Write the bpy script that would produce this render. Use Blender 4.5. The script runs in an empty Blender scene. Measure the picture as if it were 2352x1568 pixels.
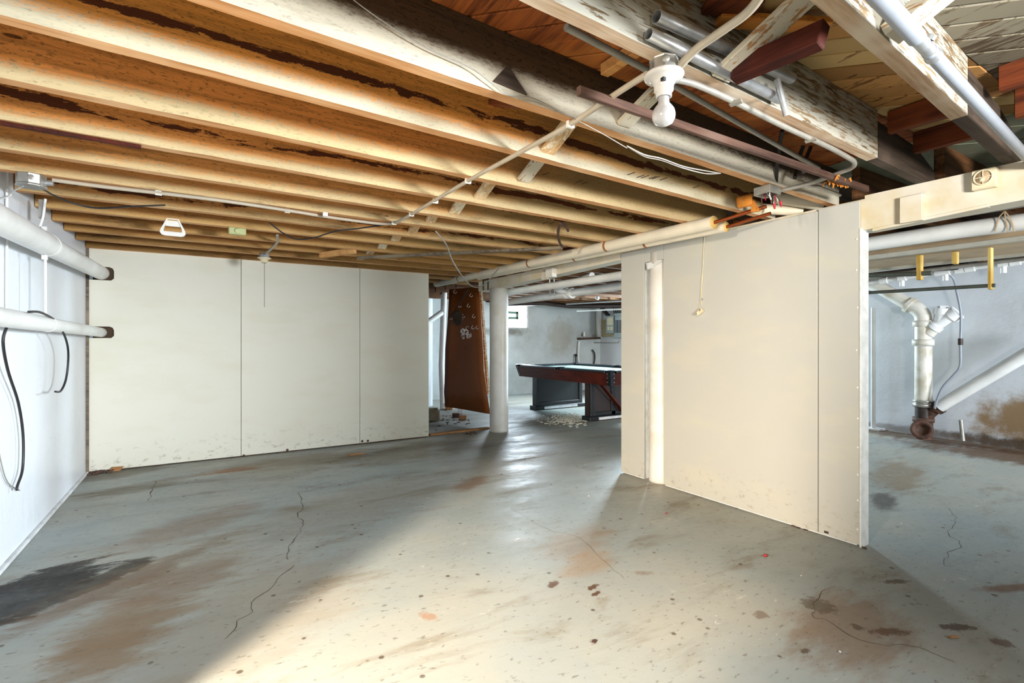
import bpy, bmesh, math, random
from mathutils import Vector, Matrix, noise as mnoise
random.seed(7)
SC = bpy.context.scene
COL = SC.collection
PI = math.pi

# ------------------------------------------------------------------ camera, world, lights, exposure
CAM_H = 1.2
YAW = math.radians(31.7)
FPX = 1149.0
cam_d = bpy.data.cameras.new('camera')
cam_d.sensor_width = 36.0
cam_d.lens = 36.0 * FPX / 2352.0
cam_d.clip_start = 0.02
cam = bpy.data.objects.new('camera', cam_d)
COL.objects.link(cam)
cam.location = (0, 0, CAM_H)
cam.rotation_euler = (PI / 2, 0, -YAW)
SC.camera = cam

world = bpy.data.worlds.new('world')
SC.world = world
world.use_nodes = True
bgn = world.node_tree.nodes['Background']
bgn.inputs[0].default_value = (0.80, 0.90, 1.0, 1)
bgn.inputs[1].default_value = 1.0

def area(name, loc, target, sx, sy, power, col, spread=180):
    l = bpy.data.lights.new(name, 'AREA')
    l.shape = 'RECTANGLE'; l.size = sx; l.size_y = sy
    l.energy = power; l.color = col; l.spread = math.radians(spread)
    o = bpy.data.objects.new(name, l); COL.objects.link(o)
    o.location = loc
    o.rotation_euler = (Vector(target) - Vector(loc)).to_track_quat('-Z', 'Y').to_euler()
    return o
# daylight coming in through the doorway in the left wall, just left of the camera
area('doorway_daylight', (-2.25, 0.06, 1.74), (-0.98, 0.82, 0.0), 0.16, 0.5, 390, (1.0, 0.84, 0.66), 118)
# unseen light behind the camera, aimed at the girder; no window opening is built
area('rear_light', (0.3, -2.35, 1.35), (3.2, 1.0, 2.25), 0.9, 0.5, 42, (1.0, 0.97, 0.92), 58)
area('left_wall_fill_light', (3.0, -2.4, 1.45), (-0.9, 3.7, 0.75), 1.4, 0.7, 100, (0.90, 0.95, 1.0), 54)  # added fill for the left wall and back partition; no window stands there
# windows of the right-hand part and of the room with the table
area('side_window_daylight', (6.0, -2.4, 1.35), (6.9, 2.6, 1.1), 1.4, 0.9, 112, (0.86, 0.93, 1.0), 102)
area('far_window_daylight', (5.98, 9.45, 1.78), (5.0, 4, 0.6), 0.7, 0.45, 75, (0.74, 0.88, 1.0))
area('far_side_window_daylight', (7.95, 6.9, 1.75), (2, 2.8, 0.2), 0.6, 0.45, 400, (0.70, 0.88, 1.0))

SC.view_settings.view_transform = 'Standard'
SC.view_settings.look = 'None'
SC.view_settings.exposure = 0.06
SC.view_settings.gamma = 1.0
SC.view_settings.use_curve_mapping = False
SC.cycles.max_bounces = 14
SC.cycles.diffuse_bounces = 9

# ------------------------------------------------------------------ pixel -> point helpers (photo measured at 2352 x 1568)
FV = Vector((math.sin(YAW), math.cos(YAW), 0))
RV = Vector((math.cos(YAW), -math.sin(YAW), 0))
CV = Vector((0, 0, CAM_H))
def ray(px, py): return FV * FPX + RV * (px - 1176) - Vector((0, 0, 1)) * (py - 784)
def at_z(px, py, z=0.0):
    d = ray(px, py); return CV + d * ((z - CAM_H) / d.z)
def at_x(px, py, x):
    d = ray(px, py); return CV + d * (x / d.x)
def at_y(px, py, y):
    d = ray(px, py); return CV + d * (y / d.y)
def at_t(px, py, t): return CV + ray(px, py) * (t / FPX)

# ------------------------------------------------------------------ mesh builder
class MB:
    def __init__(s): s.v = []; s.f = []; s.sm = []; s.mi = []
    def add(s, vs, fs, smooth=False, mi=0):
        b = len(s.v); s.v += [tuple(v) for v in vs]
        for f in fs: s.f.append([b + i for i in f]); s.sm.append(smooth); s.mi.append(mi)
        return s
    def box(s, x0, x1, y0, y1, z0, z1, mi=0):
        return s.add([(x0,y0,z0),(x1,y0,z0),(x1,y1,z0),(x0,y1,z0),(x0,y0,z1),(x1,y0,z1),(x1,y1,z1),(x0,y1,z1)],
            [(0,3,2,1),(4,5,6,7),(0,1,5,4),(1,2,6,5),(2,3,7,6),(3,0,4,7)], False, mi)
    def obox(s, c, a, b, d, mi=0):
        c, a, b, d = Vector(c), Vector(a), Vector(b), Vector(d)
        vs = [c - a - b - d, c + a - b - d, c + a + b - d, c - a + b - d, c - a - b + d, c + a - b + d, c + a + b + d, c - a + b + d]
        fs = [(0,3,2,1),(4,5,6,7),(0,1,5,4),(1,2,6,5),(2,3,7,6),(3,0,4,7)]
        if a.cross(b).dot(d) < 0: fs = [f[::-1] for f in fs]
        return s.add(vs, fs, False, mi)
    def bar(s, p, q, w, h, up=(0,0,1), mi=0):
        p, q = Vector(p), Vector(q); d = q - p; up = Vector(up)
        side = d.cross(up).normalized(); upn = side.cross(d).normalized()
        return s.obox((p + q) / 2, d / 2, side * w / 2, upn * h / 2, mi)
    def tube(s, pts, r, n=10, caps=True, mi=0, smooth=True):
        pts = [Vector(p) for p in pts]; m = len(pts)
        rr = r if isinstance(r, (list, tuple)) else [r] * m
        rings = []; prev = None
        for i, p in enumerate(pts):
            t = ((pts[min(i + 1, m - 1)] - p).normalized() + (p - pts[max(i - 1, 0)]).normalized())
            if t.length < 1e-6: t = pts[min(i+1,m-1)] - pts[max(i-1,0)]
            t.normalize()
            if prev is None:
                a = Vector((0, 0, 1)) if abs(t.z) < 0.9 else Vector((1, 0, 0))
                u = t.cross(a).normalized()
            else:
                u = (prev - t * prev.dot(t))
                if u.length < 1e-5: u = t.orthogonal()
                u.normalize()
            prev = u; w = t.cross(u)
            rings.append([p + (u * math.cos(2*PI*k/n) + w * math.sin(2*PI*k/n)) * rr[i] for k in range(n)])
        vs = [v for R in rings for v in R]
        fs = [(i*n+k, i*n+(k+1)%n, (i+1)*n+(k+1)%n, (i+1)*n+k) for i in range(m-1) for k in range(n)]
        s.add(vs, fs, smooth, mi)
        if caps:
            s.add(rings[0], [tuple(range(n))[::-1]], False, mi); s.add(rings[-1], [tuple(range(n))], False, mi)
        return s
    def lathe(s, prof, c=(0,0,0), axis=(0,0,1), n=20, mi=0, smooth=True):
        ax = Vector(axis).normalized(); u = ax.orthogonal().normalized(); w = ax.cross(u); c = Vector(c)
        vs = [c + ax * z + (u * math.cos(2*PI*k/n) + w * math.sin(2*PI*k/n)) * max(r, 1e-4) for r, z in prof for k in range(n)]
        m = len(prof)
        fs = [(i*n+k, i*n+(k+1)%n, (i+1)*n+(k+1)%n, (i+1)*n+k) for i in range(m-1) for k in range(n)]
        return s.add(vs, fs, smooth, mi)
    def prism(s, poly, ext, mi=0):
        poly = [Vector(p) for p in poly]; ext = Vector(ext); n = len(poly)
        nrm = sum(((poly[i] - poly[0]).cross(poly[(i+1) % n] - poly[0]) for i in range(1, n)), Vector())
        if nrm.dot(ext) > 0: poly = poly[::-1]
        vs = poly + [p + ext for p in poly]
        fs = [tuple(range(n)), tuple(range(2*n-1, n-1, -1))] + [(i, i+n, (i+1)%n+n, (i+1)%n) for i in range(n)]
        return s.add(vs, fs, False, mi)
    def mesh(s, name, mats):
        me = bpy.data.meshes.new(name)
        me.from_pydata(s.v, [], s.f)
        for m in (mats if isinstance(mats, (list, tuple)) else [mats]): me.materials.append(m)
        me.polygons.foreach_set('use_smooth', s.sm)
        me.polygons.foreach_set('material_index', s.mi)
        me.update(); return me
    def build(s, name, mats, parent=None, label=None, cat=None, group=None, kind=None, bev=0.0):
        o = bpy.data.objects.new(name, s.mesh(name, mats)); COL.objects.link(o)
        if parent is not None:
            o.parent = parent
            if parent.type == 'EMPTY': o.location = -parent.location
        tag(o, label, cat, group, kind)
        if bev:
            b = o.modifiers.new('bevel', 'BEVEL'); b.width = bev; b.segments = 1; b.limit_method = 'ANGLE'
        return o
def tag(o, label=None, cat=None, group=None, kind=None):
    if label: o['label'] = label
    if cat: o['category'] = cat
    if group: o['group'] = group
    if kind: o['kind'] = kind
    return o
def thing(name, label, cat, loc, group=None):
    o = bpy.data.objects.new(name, None); COL.objects.link(o); o.location = loc
    o.empty_display_size = 0.05
    return tag(o, label, cat, group)
def spline(pts, sub=8):
    pts = [Vector(p) for p in pts]; P = [pts[0]] + pts + [pts[-1]]; out = []
    for i in range(1, len(P) - 2):
        a, b, c, d = P[i-1], P[i], P[i+1], P[i+2]
        for k in range(sub):
            t = k / sub
            out.append(0.5 * ((2*b) + (c - a)*t + (2*a - 5*b + 4*c - d)*t*t + (3*b - a - 3*c + d)*t**3))
    out.append(pts[-1]); return out

# ------------------------------------------------------------------ materials
def lin(c):
    if isinstance(c, str): c = [int(c[i:i+2], 16) for i in (0, 2, 4)]
    return tuple([((v/255)/12.92 if v/255 <= 0.04045 else ((v/255+0.055)/1.055)**2.4) for v in c[:3]] + [1.0])
class NT:
    def __init__(s, name, rough=0.6, metal=0.0, spec=0.5):
        s.m = bpy.data.materials.new(name); s.m.use_nodes = True
        s.t = s.m.node_tree; s.n = s.t.nodes; s.l = s.t.links
        s.b = s.n['Principled BSDF']
        s.b.inputs['Roughness'].default_value = rough; s.b.inputs['Metallic'].default_value = metal
        s.b.inputs['Specular IOR Level'].default_value = spec
        s.tc = s.n.new('ShaderNodeTexCoord')
    def link(s, a, b): s.l.new(a, b)
    def val(s, v, inp):
        if hasattr(v, 'links') or isinstance(v, bpy.types.NodeSocket): s.l.new(v, inp)
        else: inp.default_value = v
    def math(s, op, a, b=0.0, c=0.0, clamp=False):
        n = s.n.new('ShaderNodeMath'); n.operation = op; n.use_clamp = clamp
        s.val(a, n.inputs[0]); s.val(b, n.inputs[1]); s.val(c, n.inputs[2]); return n.outputs[0]
    def mapr(s, v, a, b, c=0.0, d=1.0, smooth=True):
        n = s.n.new('ShaderNodeMapRange'); n.interpolation_type = 'SMOOTHSTEP' if smooth else 'LINEAR'
        s.val(v, n.inputs[0])
        for i, x in enumerate((a, b, c, d)): n.inputs[i+1].default_value = x
        return n.outputs[0]
    def mapping(s, src=None, loc=(0,0,0), rot=(0,0,0), scale=(1,1,1)):
        n = s.n.new('ShaderNodeMapping'); n.vector_type = 'POINT'
        s.link(src or s.tc.outputs['Object'], n.inputs[0])
        n.inputs[1].default_value = loc; n.inputs[2].default_value = rot; n.inputs[3].default_value = scale
        return n.outputs[0]
    def noise(s, scale, vec=None, detail=4, rough=0.55, dist=0.0):
        n = s.n.new('ShaderNodeTexNoise'); s.link(vec or s.tc.outputs['Object'], n.inputs['Vector'])
        n.inputs['Scale'].default_value = scale; n.inputs['Detail'].default_value = detail
        n.inputs['Roughness'].default_value = rough; n.inputs['Distortion'].default_value = dist
        return n.outputs['Fac']
    def mix(s, f, a, b, mode='MIX'):
        n = s.n.new('ShaderNodeMix'); n.data_type = 'RGBA'; n.blend_type = mode
        s.val(f, n.inputs['Factor'])
        s.val(a, n.inputs['A'] if not hasattr(n.inputs, '__none__') else n.inputs[6]) if False else None
        ia, ib = n.inputs[6], n.inputs[7]
        s.val(a, ia); s.val(b, ib); return n.outputs[2]
    def sep(s, v):
        n = s.n.new('ShaderNodeSeparateXYZ'); s.link(v, n.inputs[0]); return n.outputs
    def bump(s, h, strength=0.3, dist=0.01):
        n = s.n.new('ShaderNodeBump'); n.inputs['Strength'].default_value = strength; n.inputs['Distance'].default_value = dist
        s.link(h, n.inputs['Height']); s.link(n.outputs[0], s.b.inputs['Normal'])
    def color(s, c): s.val(c, s.b.inputs['Base Color']); return s.m
    def rough(s, v): s.val(v, s.b.inputs['Roughness'])
def plain(name, c, rough=0.55, metal=0.0, var=0.12, scale=14, bump=0.15, spec=0.5, dark=None):
    k = NT(name, rough, metal, spec); c = lin(c)
    n = k.noise(scale)
    d = lin(dark) if dark else tuple([x * (1 - 2.2*var) for x in c[:3]] + [1])
    k.color(k.mix(k.mapr(n, 0.35, 0.75), c, d))
    if bump: k.bump(k.noise(scale * 5), bump, 0.003)
    return k.m

def wood(name, base, dark, light=None, paint=None, paint_amt=0.0, axis='x', rough=0.75, peel_scale=3.0, rnd=0.0):
    """Bare or flaking-painted timber; grain runs along the object's local axis."""
    k = NT(name, rough, 0, 0.25)
    sc = {'x': (1.2, 22, 22), 'y': (22, 1.2, 22), 'z': (22, 22, 1.2), 'd': (1, 1, 1)}[axis]
    v = k.mapping(rot=(0, 0, math.radians(45)), scale=(22, 1.2, 22)) if axis == 'd' else k.mapping(scale=sc)
    if rnd:
        oi = k.n.new('ShaderNodeObjectInfo'); ad = k.n.new('ShaderNodeVectorMath'); ad.operation = 'ADD'; cb = k.n.new('ShaderNodeCombineXYZ')
        k.link(k.math('MULTIPLY', oi.outputs['Random'], 40.0), cb.inputs[0]); k.link(k.math('MULTIPLY', oi.outputs['Random'], 17.0), cb.inputs[1])
        k.link(v, ad.inputs[0]); k.link(cb.outputs[0], ad.inputs[1]); v = ad.outputs[0]
    g = k.noise(1.6, v, 6, 0.65, 0.6)
    c = k.mix(k.mapr(g, 0.35, 0.68), lin(base), lin(dark))
    if light: c = k.mix(k.mapr(k.noise(2.3, None, 3), 0.45, 0.7), c, lin(light))
    h = g
    if paint:
        if axis == 'd': v2 = k.mapping(rot=(0, 0, math.radians(45)), scale=(9, 1.5, 9))
        else: v2 = k.mapping(scale=tuple(1.1 if q < 2 else 13 for q in sc))
        if rnd:
            a2 = k.n.new('ShaderNodeVectorMath'); a2.operation = 'ADD'; k.link(v2, a2.inputs[0]); k.link(cb.outputs[0], a2.inputs[1]); v2 = a2.outputs[0]
        pn = k.noise(peel_scale, v2, 7, 0.72, 0.4)
        pn = k.math('ADD', pn, k.math('MULTIPLY', k.math('SUBTRACT', k.noise(2.2, None, 4, 0.6), 0.5), 0.45))
        pm = k.mapr(pn, 0.5 - (paint_amt - 0.5) * 0.5 - 0.02, 0.5 - (paint_amt - 0.5) * 0.5 + 0.03)
        c = k.mix(pm, c, lin(paint)); h = k.math('ADD', g, k.math('MULTIPLY', pm, 0.8))
    if rnd:
        c = k.mix(k.math('MULTIPLY', oi.outputs['Random'], rnd), c, lin(dark))
    k.bump(h, 0.35, 0.004)
    return k.color(c)

def joist_mat(name, upper, lower, ch, peel=0.0, peel_z=0.13, upper2=None, x2=2.0, dirty=0.0, seed=0, grime='3a2a18'):
    """Rough joist face: brushed / oversprayed pale paint along the lower edge, tan stain above with flaked-off patches."""
    k = NT(name, 0.8, 0, 0.2)
    off = (seed * 3.7, seed * 1.3, seed * 0.9)
    xyz = k.sep(k.tc.outputs['Object']); x, z = xyz[0], xyz[2]
    vs = k.mapping(loc=off, scale=(1.5, 6, 30))
    grain = k.noise(1.5, vs, 6, 0.6, 0.5)
    rough = k.noise(85, k.mapping(loc=off, scale=(0.55, 1, 1.6)), 4, 0.65)
    wav = k.noise(1.4, k.mapping(loc=off, scale=(1, 1, 3)), 5, 0.6)
    up = k.mix(k.mapr(grain, 0.38, 0.7), lin(upper), tuple([v * 0.62 for v in lin(upper)[:3]] + [1]))
    if upper2:
        xm = k.mapr(k.math('ADD', x, k.math('MULTIPLY', wav, 1.2)), x2, x2 + 1.3)
        up = k.mix(xm, up, lin(upper2))
    up = k.mix(k.mapr(rough, 0.54, 0.66), up, tuple([v * 0.42 for v in lin(upper)[:3]] + [1]))
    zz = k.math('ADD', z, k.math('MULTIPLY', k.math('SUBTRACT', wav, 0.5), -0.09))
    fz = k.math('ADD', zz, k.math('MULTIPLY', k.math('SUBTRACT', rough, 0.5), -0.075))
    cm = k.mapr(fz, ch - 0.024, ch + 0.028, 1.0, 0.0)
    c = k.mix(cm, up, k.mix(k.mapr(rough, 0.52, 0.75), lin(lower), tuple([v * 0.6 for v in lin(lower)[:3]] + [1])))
    if peel > 0:
        pn = k.noise(2.1, k.mapping(loc=off, scale=(1.0, 4, 6)), 8, 0.75, 0.3)
        band = k.mapr(k.math('ABSOLUTE', k.math('SUBTRACT', zz, peel_z)), 0.0, 0.05, 0.25, -0.1)
        pm = k.mapr(k.math('ADD', k.math('ADD', pn, band), k.math('MULTIPLY', k.math('SUBTRACT', k.noise(3.1, k.mapping(loc=off, scale=(1, 0, 1.6)), 6, 0.75), 0.5), 0.55)), 0.80 - 0.16 * peel, 0.82 - 0.16 * peel)
        c = k.mix(pm, c, lin('5a2f18'))
    if dirty > 0:
        dn = k.noise(2.2, k.mapping(loc=(seed, 0, seed), scale=(1, 1, 6)), 6, 0.7)
        dm = k.math('MULTIPLY', k.mapr(dn, 0.52, 0.66), dirty)
        c = k.mix(dm, c, lin(grime))
    kn = k.n.new('ShaderNodeTexVoronoi'); k.link(k.mapping(loc=off, scale=(1.4, 1, 5)), kn.inputs['Vector']); kn.inputs['Scale'].default_value = 1.3
    c = k.mix(k.mapr(kn.outputs['Distance'], 0.035, 0.055, 0.85, 0.0), c, lin('4a260f'))
    k.bump(k.math('ADD', rough, grain), 0.5, 0.004)
    return k.color(c)

def plaster(name, c, stain=None, amt=0.3, rough=0.5, spots=()):
    k = NT(name, rough, 0, 0.4)
    n = k.noise(1.3, None, 5, 0.6); f = k.noise(26, None, 4, 0.6)
    col = k.mix(k.mapr(n, 0.4, 0.75, 0, amt), lin(c), lin(stain or '9a9a96'))
    col = k.mix(k.mapr(f, 0.62, 0.8, 0, 0.35), col, lin('7d7c76'))
    for (p, r, cc, a) in spots:
        s_ = k.mapping(loc=tuple(-p[i] / r[i] for i in range(3)), scale=tuple(1 / v for v in r))
        ln = k.n.new('ShaderNodeVectorMath'); ln.operation = 'LENGTH'; k.link(s_, ln.inputs[0])
        dd = k.math('ADD', ln.outputs['Value'], k.math('MULTIPLY', k.math('SUBTRACT', k.noise(5, None, 6, 0.7), 0.5), 1.6))
        col = k.mix(k.mapr(dd, 0.35, 1.05, a, 0.0), col, lin(cc))
    k.bump(k.noise(9, None, 6, 0.6), 0.25, 0.02)
    return k.color(col)

def fibreboard(name, c, foot='8c8468'):
    k = NT(name, 0.55, 0, 0.3)
    xyz = k.sep(k.tc.outputs['Object']); z = xyz[2]
    n = k.noise(1.8, k.mapping(scale=(1, 1, 2.5)), 5, 0.6); f = k.noise(18, None, 5, 0.7)
    col = k.mix(k.mapr(n, 0.45, 0.72, 0, 0.28), lin(c), lin('cfc7ab'))
    low = k.mapr(z, 0.02, 0.34, 0.6, 0.0)
    gm = k.math('MULTIPLY', k.mapr(k.noise(15, k.mapping(scale=(1, 1, 1.6)), 6, 0.75), 0.54, 0.66), low)
    col = k.mix(gm, col, lin(foot))
    col = k.mix(k.mapr(f, 0.735, 0.76, 0, 0.7), col, lin('8d8266'))
    k.bump(k.noise(60, None, 2), 0.06, 0.002)
    return k.color(col)

# the painted concrete floor
def floor_mat():
    k = NT('painted_concrete', 0.4, 0, 0.32)
    P = k.tc.outputs['Object']
    big = k.noise(0.55, P, 5, 0.6); mid = k.noise(2.3, k.mapping(rot=(0, 0, 0.55), scale=(0.55, 1.6, 1)), 6, 0.65, 0.4)
    fine = k.noise(17, P, 5, 0.65); pit = k.noise(45, k.mapping(rot=(0, 0, 0.55), scale=(0.5, 1, 1)), 3, 0.6)
    c = k.mix(k.mapr(big, 0.35, 0.68), lin('8f9693'), lin('a19e91'))
    c = k.mix(k.mapr(mid, 0.52, 0.74, 0, 0.7), c, lin('6f6047'))
    blobs = [  # centre px on the photograph -> floor, radii (m), rotation, colour, strength
        ((40, 1372), (0.50, 0.26), 0.9, '17130e', 0.98), ((200, 1345), (0.42, 0.10), 0.75, '33281a', 0.9), ((300, 1330), (0.62, 0.12), 0.72, '6a5138', 0.7),
        ((290, 1440), (0.30, 0.26), 1.2, '7c6244', 0.7), ((240, 1490), (0.25, 0.20), 1.2, '7c6244', 0.6), ((420, 1330), (0.40, 0.25), 0.7, '7b6148', 0.55),
        ((440, 1205), (0.55, 0.22), 0.6, '806650', 0.55), ((310, 1120), (0.5, 0.18), 0.3, '5f5038', 0.6), ((535, 1080), (0.26, 0.11), 0.1, '8a5424', 0.85),
        ((700, 1055), (0.95, 0.30), 0.1, '6f5a40', 0.6), ((950, 1040), (1.1, 0.35), 0.1, '6c5a3e', 0.5), ((260, 1090), (0.5, 0.2), 0.2, '544630', 0.7),
        ((820, 1160), (0.9, 0.45), 0.4, '80715a', 0.35), ((600, 1400), (0.7, 0.4), 0.8, '86745e', 0.35),
        ((1080, 1110), (0.30, 0.12), 0.6, '7a5a3c', 0.7), ((1330, 1240), (0.40, 0.16), 0.3, '8c7458', 0.45), ((1350, 1290), (0.25, 0.13), 0.5, '9a7a55', 0.5),
        ((1270, 1341), (0.050, 0.030), 0.5, '5b3d24', 0.95), ((1362, 1348), (0.050, 0.022), 0.3, '54371f', 0.95), ((1370, 1363), (0.040, 0.018), 0.3, '54371f', 0.95),
        ((985, 1415), (0.060, 0.035), 2.0, '9a7458', 0.7), ((1478, 1316), (0.060, 0.030), 2.6, '84786a', 0.75), ((1748, 1412), (0.045, 0.035), 0.3, '6e5a48', 0.75),
        ((1950, 1440), (0.40, 0.24), 0.2, '7a5630', 0.6), ((1880, 1390), (0.09, 0.09), 0.2, '4d3a22', 0.7), ((2060, 1335), (0.085, 0.028), 2.7, '4f3a24', 0.8),
        ((2320, 1350), (0.20, 0.045), 2.7, '6a4420', 0.8), ((2200, 1440), (0.10, 0.032), 2.6, '4b3720', 0.85), ((2040, 1450), (0.10, 0.035), 2.6, '59391f', 0.85),
        ((2300, 1475), (0.05, 0.04), 2.6, '59391f', 0.75), ((1970, 1440), (0.03, 0.03), 0, '4a3018', 0.8), ((1850, 1495), (0.03, 0.02), 0, '4a3520', 0.8),
        ((2060, 1090), (0.8, 0.22), 0.3, '7b6340', 0.65), ((2030, 1150), (0.28, 0.10), 0.4, '3a3226', 0.8), ((2160, 1010), (0.35, 1.6), 0.0, '5d4128', 0.8),
        ((2340, 1050), (0.5, 1.2), 0.0, '573a22', 0.85), ((1290, 965), (0.8, 0.6), 0.3, '786a52', 0.55), ((1050, 960), (0.7, 0.5), 0.3, '5c5040', 0.5),
    ]
    nd = k.math('SUBTRACT', k.noise(6.0, k.mapping(rot=(0, 0, 0.55), scale=(0.55, 1.5, 1)), 7, 0.7), 0.5)
    ns = k.math('SUBTRACT', k.noise(34, P, 4, 0.7), 0.5)
    for (pp, (ra, rb), rot, cc, a) in blobs:
        p = at_z(pp[0], pp[1])
        mp = k.n.new('ShaderNodeMapping'); mp.vector_type = 'TEXTURE'; k.link(P, mp.inputs[0])
        mp.inputs[1].default_value = (p.x, p.y, 0); mp.inputs[2].default_value = (0, 0, rot); mp.inputs[3].default_value = (ra, rb, 1)
        ln = k.n.new('ShaderNodeVectorMath'); ln.operation = 'LENGTH'; k.link(mp.outputs[0], ln.inputs[0])
        small = max(ra, rb) < 0.12
        dd = k.math('ADD', ln.outputs['Value'], k.math('MULTIPLY', ns if small else nd, 1.9))
        lo_, hi_ = (0.55, 0.95) if small else (0.70, 0.92) if a > 0.89 else (0.45, 1.15)
        c = k.mix(k.mapr(dd, lo_, hi_, a, 0.0), c, lin(cc))
    # pale scuffs and scratches, dark specks
    sc = k.noise(5, k.mapping(rot=(0, 0, 0.9), scale=(1, 3, 1)), 8, 0.8, 1.2)
    c = k.mix(k.math('MULTIPLY', k.mapr(sc, 0.60, 0.66), k.mapr(k.noise(1.1, P, 3), 0.46, 0.62, 0, 0.75)), c, lin('d6d2c8'))
    vor = k.n.new('ShaderNodeTexVoronoi'); k.link(P, vor.inputs['Vector']); vor.inputs['Scale'].default_value = 7.5
    spk = k.math('ADD', vor.outputs['Distance'], k.math('MULTIPLY', fine, 0.10))
    c = k.mix(k.math('MULTIPLY', k.mapr(spk, 0.11, 0.16, 0.85, 0.0), k.mapr(mid, 0.36, 0.56)), c, lin('4a3b2a'))
    c = k.mix(k.mapr(pit, 0.60, 0.70, 0, 0.6), c, lin('5f5748'))
    k.color(c)
    k.rough(k.mapr(k.math('ADD', mid, k.math('MULTIPLY', fine, 0.4)), 0.45, 0.95, 0.36, 0.68))
    k.bump(k.math('ADD', k.math('MULTIPLY', mid, 1.2), k.math('MULTIPLY', fine, 0.35)), 0.22, 0.012)
    return k.m

M = {}
M['floor'] = floor_mat()
M['left_wall'] = plaster('white_painted_block', 'dfe3e8', 'c3c7ca', 0.35, 0.35)
M['far_wall'] = plaster('grey_white_plaster', 'c8cdcc', '8f938c', 0.5, 0.55,
    spots=[((5.7, 9.6, 1.42), (0.75, 0.4, 0.13), '6d6656', 0.8), ((5.55, 9.6, 1.15), (0.06, 0.4, 0.30), '5f5f55', 0.6), ((7.3, 9.6, 1.3), (0.5, 0.4, 0.6), '9b8d72', 0.5)])
M['right_wall'] = plaster('blue_white_plaster', 'd6dbe0', 'b0b4b2', 0.4, 0.5,
    spots=[((7.75, 1.72, 0.30), (0.4, 0.62, 0.36), '8d6a36', 0.9), ((7.8, 1.6, 0.05), (0.5, 1.2, 0.10), '3b2a18', 0.8), ((7.8, 2.6, 0.04), (0.5, 2.0, 0.08), '5a4630', 0.6)])
M['rear_wall'] = plaster('rear_white_plaster', 'dcdcd8')
M['panel'] = fibreboard('cream_fibreboard', 'bab9b1')
M['panel_b'] = fibreboard('grey_cream_fibreboard', 'dcdacb')
M['panel_edge'] = plain('white_panel_edge', 'e4e6e4', 0.5, var=0.1, bump=0.2)
M['beam'] = plain('cream_painted_beam', 'd9d2c2', 0.5, var=0.05, scale=5, bump=0.12, dark='cdbd98')
M['column'] = plain('white_painted_column', 'e6e4de', 0.4, var=0.06, scale=4, bump=0.1, dark='d4cebd')
M['white_pipe'] = plain('white_painted_pipe', 'e2e2df', 0.35, var=0.06, scale=5, bump=0.06)
M['cream_pipe'] = plain('cream_pipe_jacket', 'e2d8c2', 0.5, var=0.05, scale=6, bump=0.08)
M['brown_band'] = plain('brown_band', '9b6238', 0.6)
M['copper'] = plain('copper_tube', 'a8552a', 0.35, 0.8, bump=0.05)
M['orange_foam'] = plain('orange_foam', 'd98a32', 0.8, var=0.2, scale=18, bump=0.3)
M['yellow_foam'] = plain('yellow_foam', 'd6b26a', 0.85, bump=0.3)
M['conduit'] = plain('grey_conduit', 'a09c92', 0.4, 0.3, var=0.1, bump=0.05)
M['galv'] = plain('galvanised_tube', 'b4b6b8', 0.38, 0.65, var=0.12, scale=30, bump=0.02)
M['cable'] = plain('cream_cable', 'b8ac98', 0.5, var=0.05, bump=0.0)
M['grey_pipe'] = plain('grey_plastic_pipe', '8d939c', 0.4, var=0.04, bump=0.0)
M['steel'] = plain('steel_box', 'bcbab2', 0.35, 0.7, var=0.15, bump=0.05)
M['black'] = plain('black_rubber', '201f20', 0.5, var=0.05, bump=0.0)
M['porcelain'] = plain('white_porcelain', 'c8c4be', 0.18, var=0.02, bump=0.0)
k = NT('frosted_glass', 0.25, 0, 0.5); k.b.inputs['Base Color'].default_value = (0.50, 0.50, 0.51, 1)
k.b.inputs['Transmission Weight'].default_value = 0.25; M['bulb'] = k.m
M['brass'] = plain('brass', 'b8a070', 0.3, 0.9, bump=0)
M['white_plastic'] = plain('white_plastic', 'e8e6de', 0.4, var=0.02, bump=0)
M['ivory'] = plain('ivory_plastic', 'dccfae', 0.4, var=0.03, bump=0)
M['green_plastic'] = plain('pale_green_plastic', 'b4b882', 0.5, var=0.08, bump=0)
M['red'] = plain('red_plastic', 'b0202c', 0.4, bump=0)
M['brown_board'] = None
M['bare'] = wood('bare_softwood', 'd49a58', 'a8692f', 'dcab70')
M['bare_pale'] = wood('pale_softwood', 'd8b487', 'b28a58', 'e0c8a0', axis='y', paint='e4dcc4', paint_amt=0.45)
M['edge_tan'] = wood('worn_joist_edge', 'd2a070', 'b67e4c', 'dcb286', axis='x')
M['bare_red'] = wood('dark_red_timber', '6d3316', '3c180b', '7d421e', axis='y')
M['mahogany'] = wood('mahogany_stained_timber', '4a1d12', '2b0f0a', '6a2a16', axis='y')
M['grey_timber'] = wood('grey_weathered_timber', '7c7060', '4e4438', '938672')
M['brown_batten'] = wood('brown_old_batten', '604639', '3e2a22', '70594e')
M['dark_timber'] = wood('dark_old_timber', '4f4238', '2e2620', '5e5046')
M['white_flake'] = wood('flaking_white_joist', '8c7556', '54422c', 'a08a68', paint='aeab9e', paint_amt=0.62, peel_scale=6.0)
M['white_flake_b'] = wood('flaking_white_bridging', 'a87c50', '6e4a2a', 'b88c60', axis='y', paint='bfb8a6', paint_amt=0.66, peel_scale=4.0)
M['peach_edge'] = wood('bare_edge_pinkish', 'cdb69c', 'ab8a6a', 'd8cab6')
M['orange_strip'] = wood('orange_bare_strip', 'd08a40', 'b06a28', axis='d')
M['far_joist'] = wood('old_dark_joist', '6e4a2c', '3e2716', '7c5a3a')
M['plank_bare'] = wood('bare_subfloor_plank', 'a85c28', '55280f', 'b87238', axis='d', rnd=0.45)
M['plank_tan'] = wood('tan_painted_plank', '8a6a42', '54402a', axis='d', paint='cdae78', paint_amt=0.74, rnd=0.45)
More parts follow.
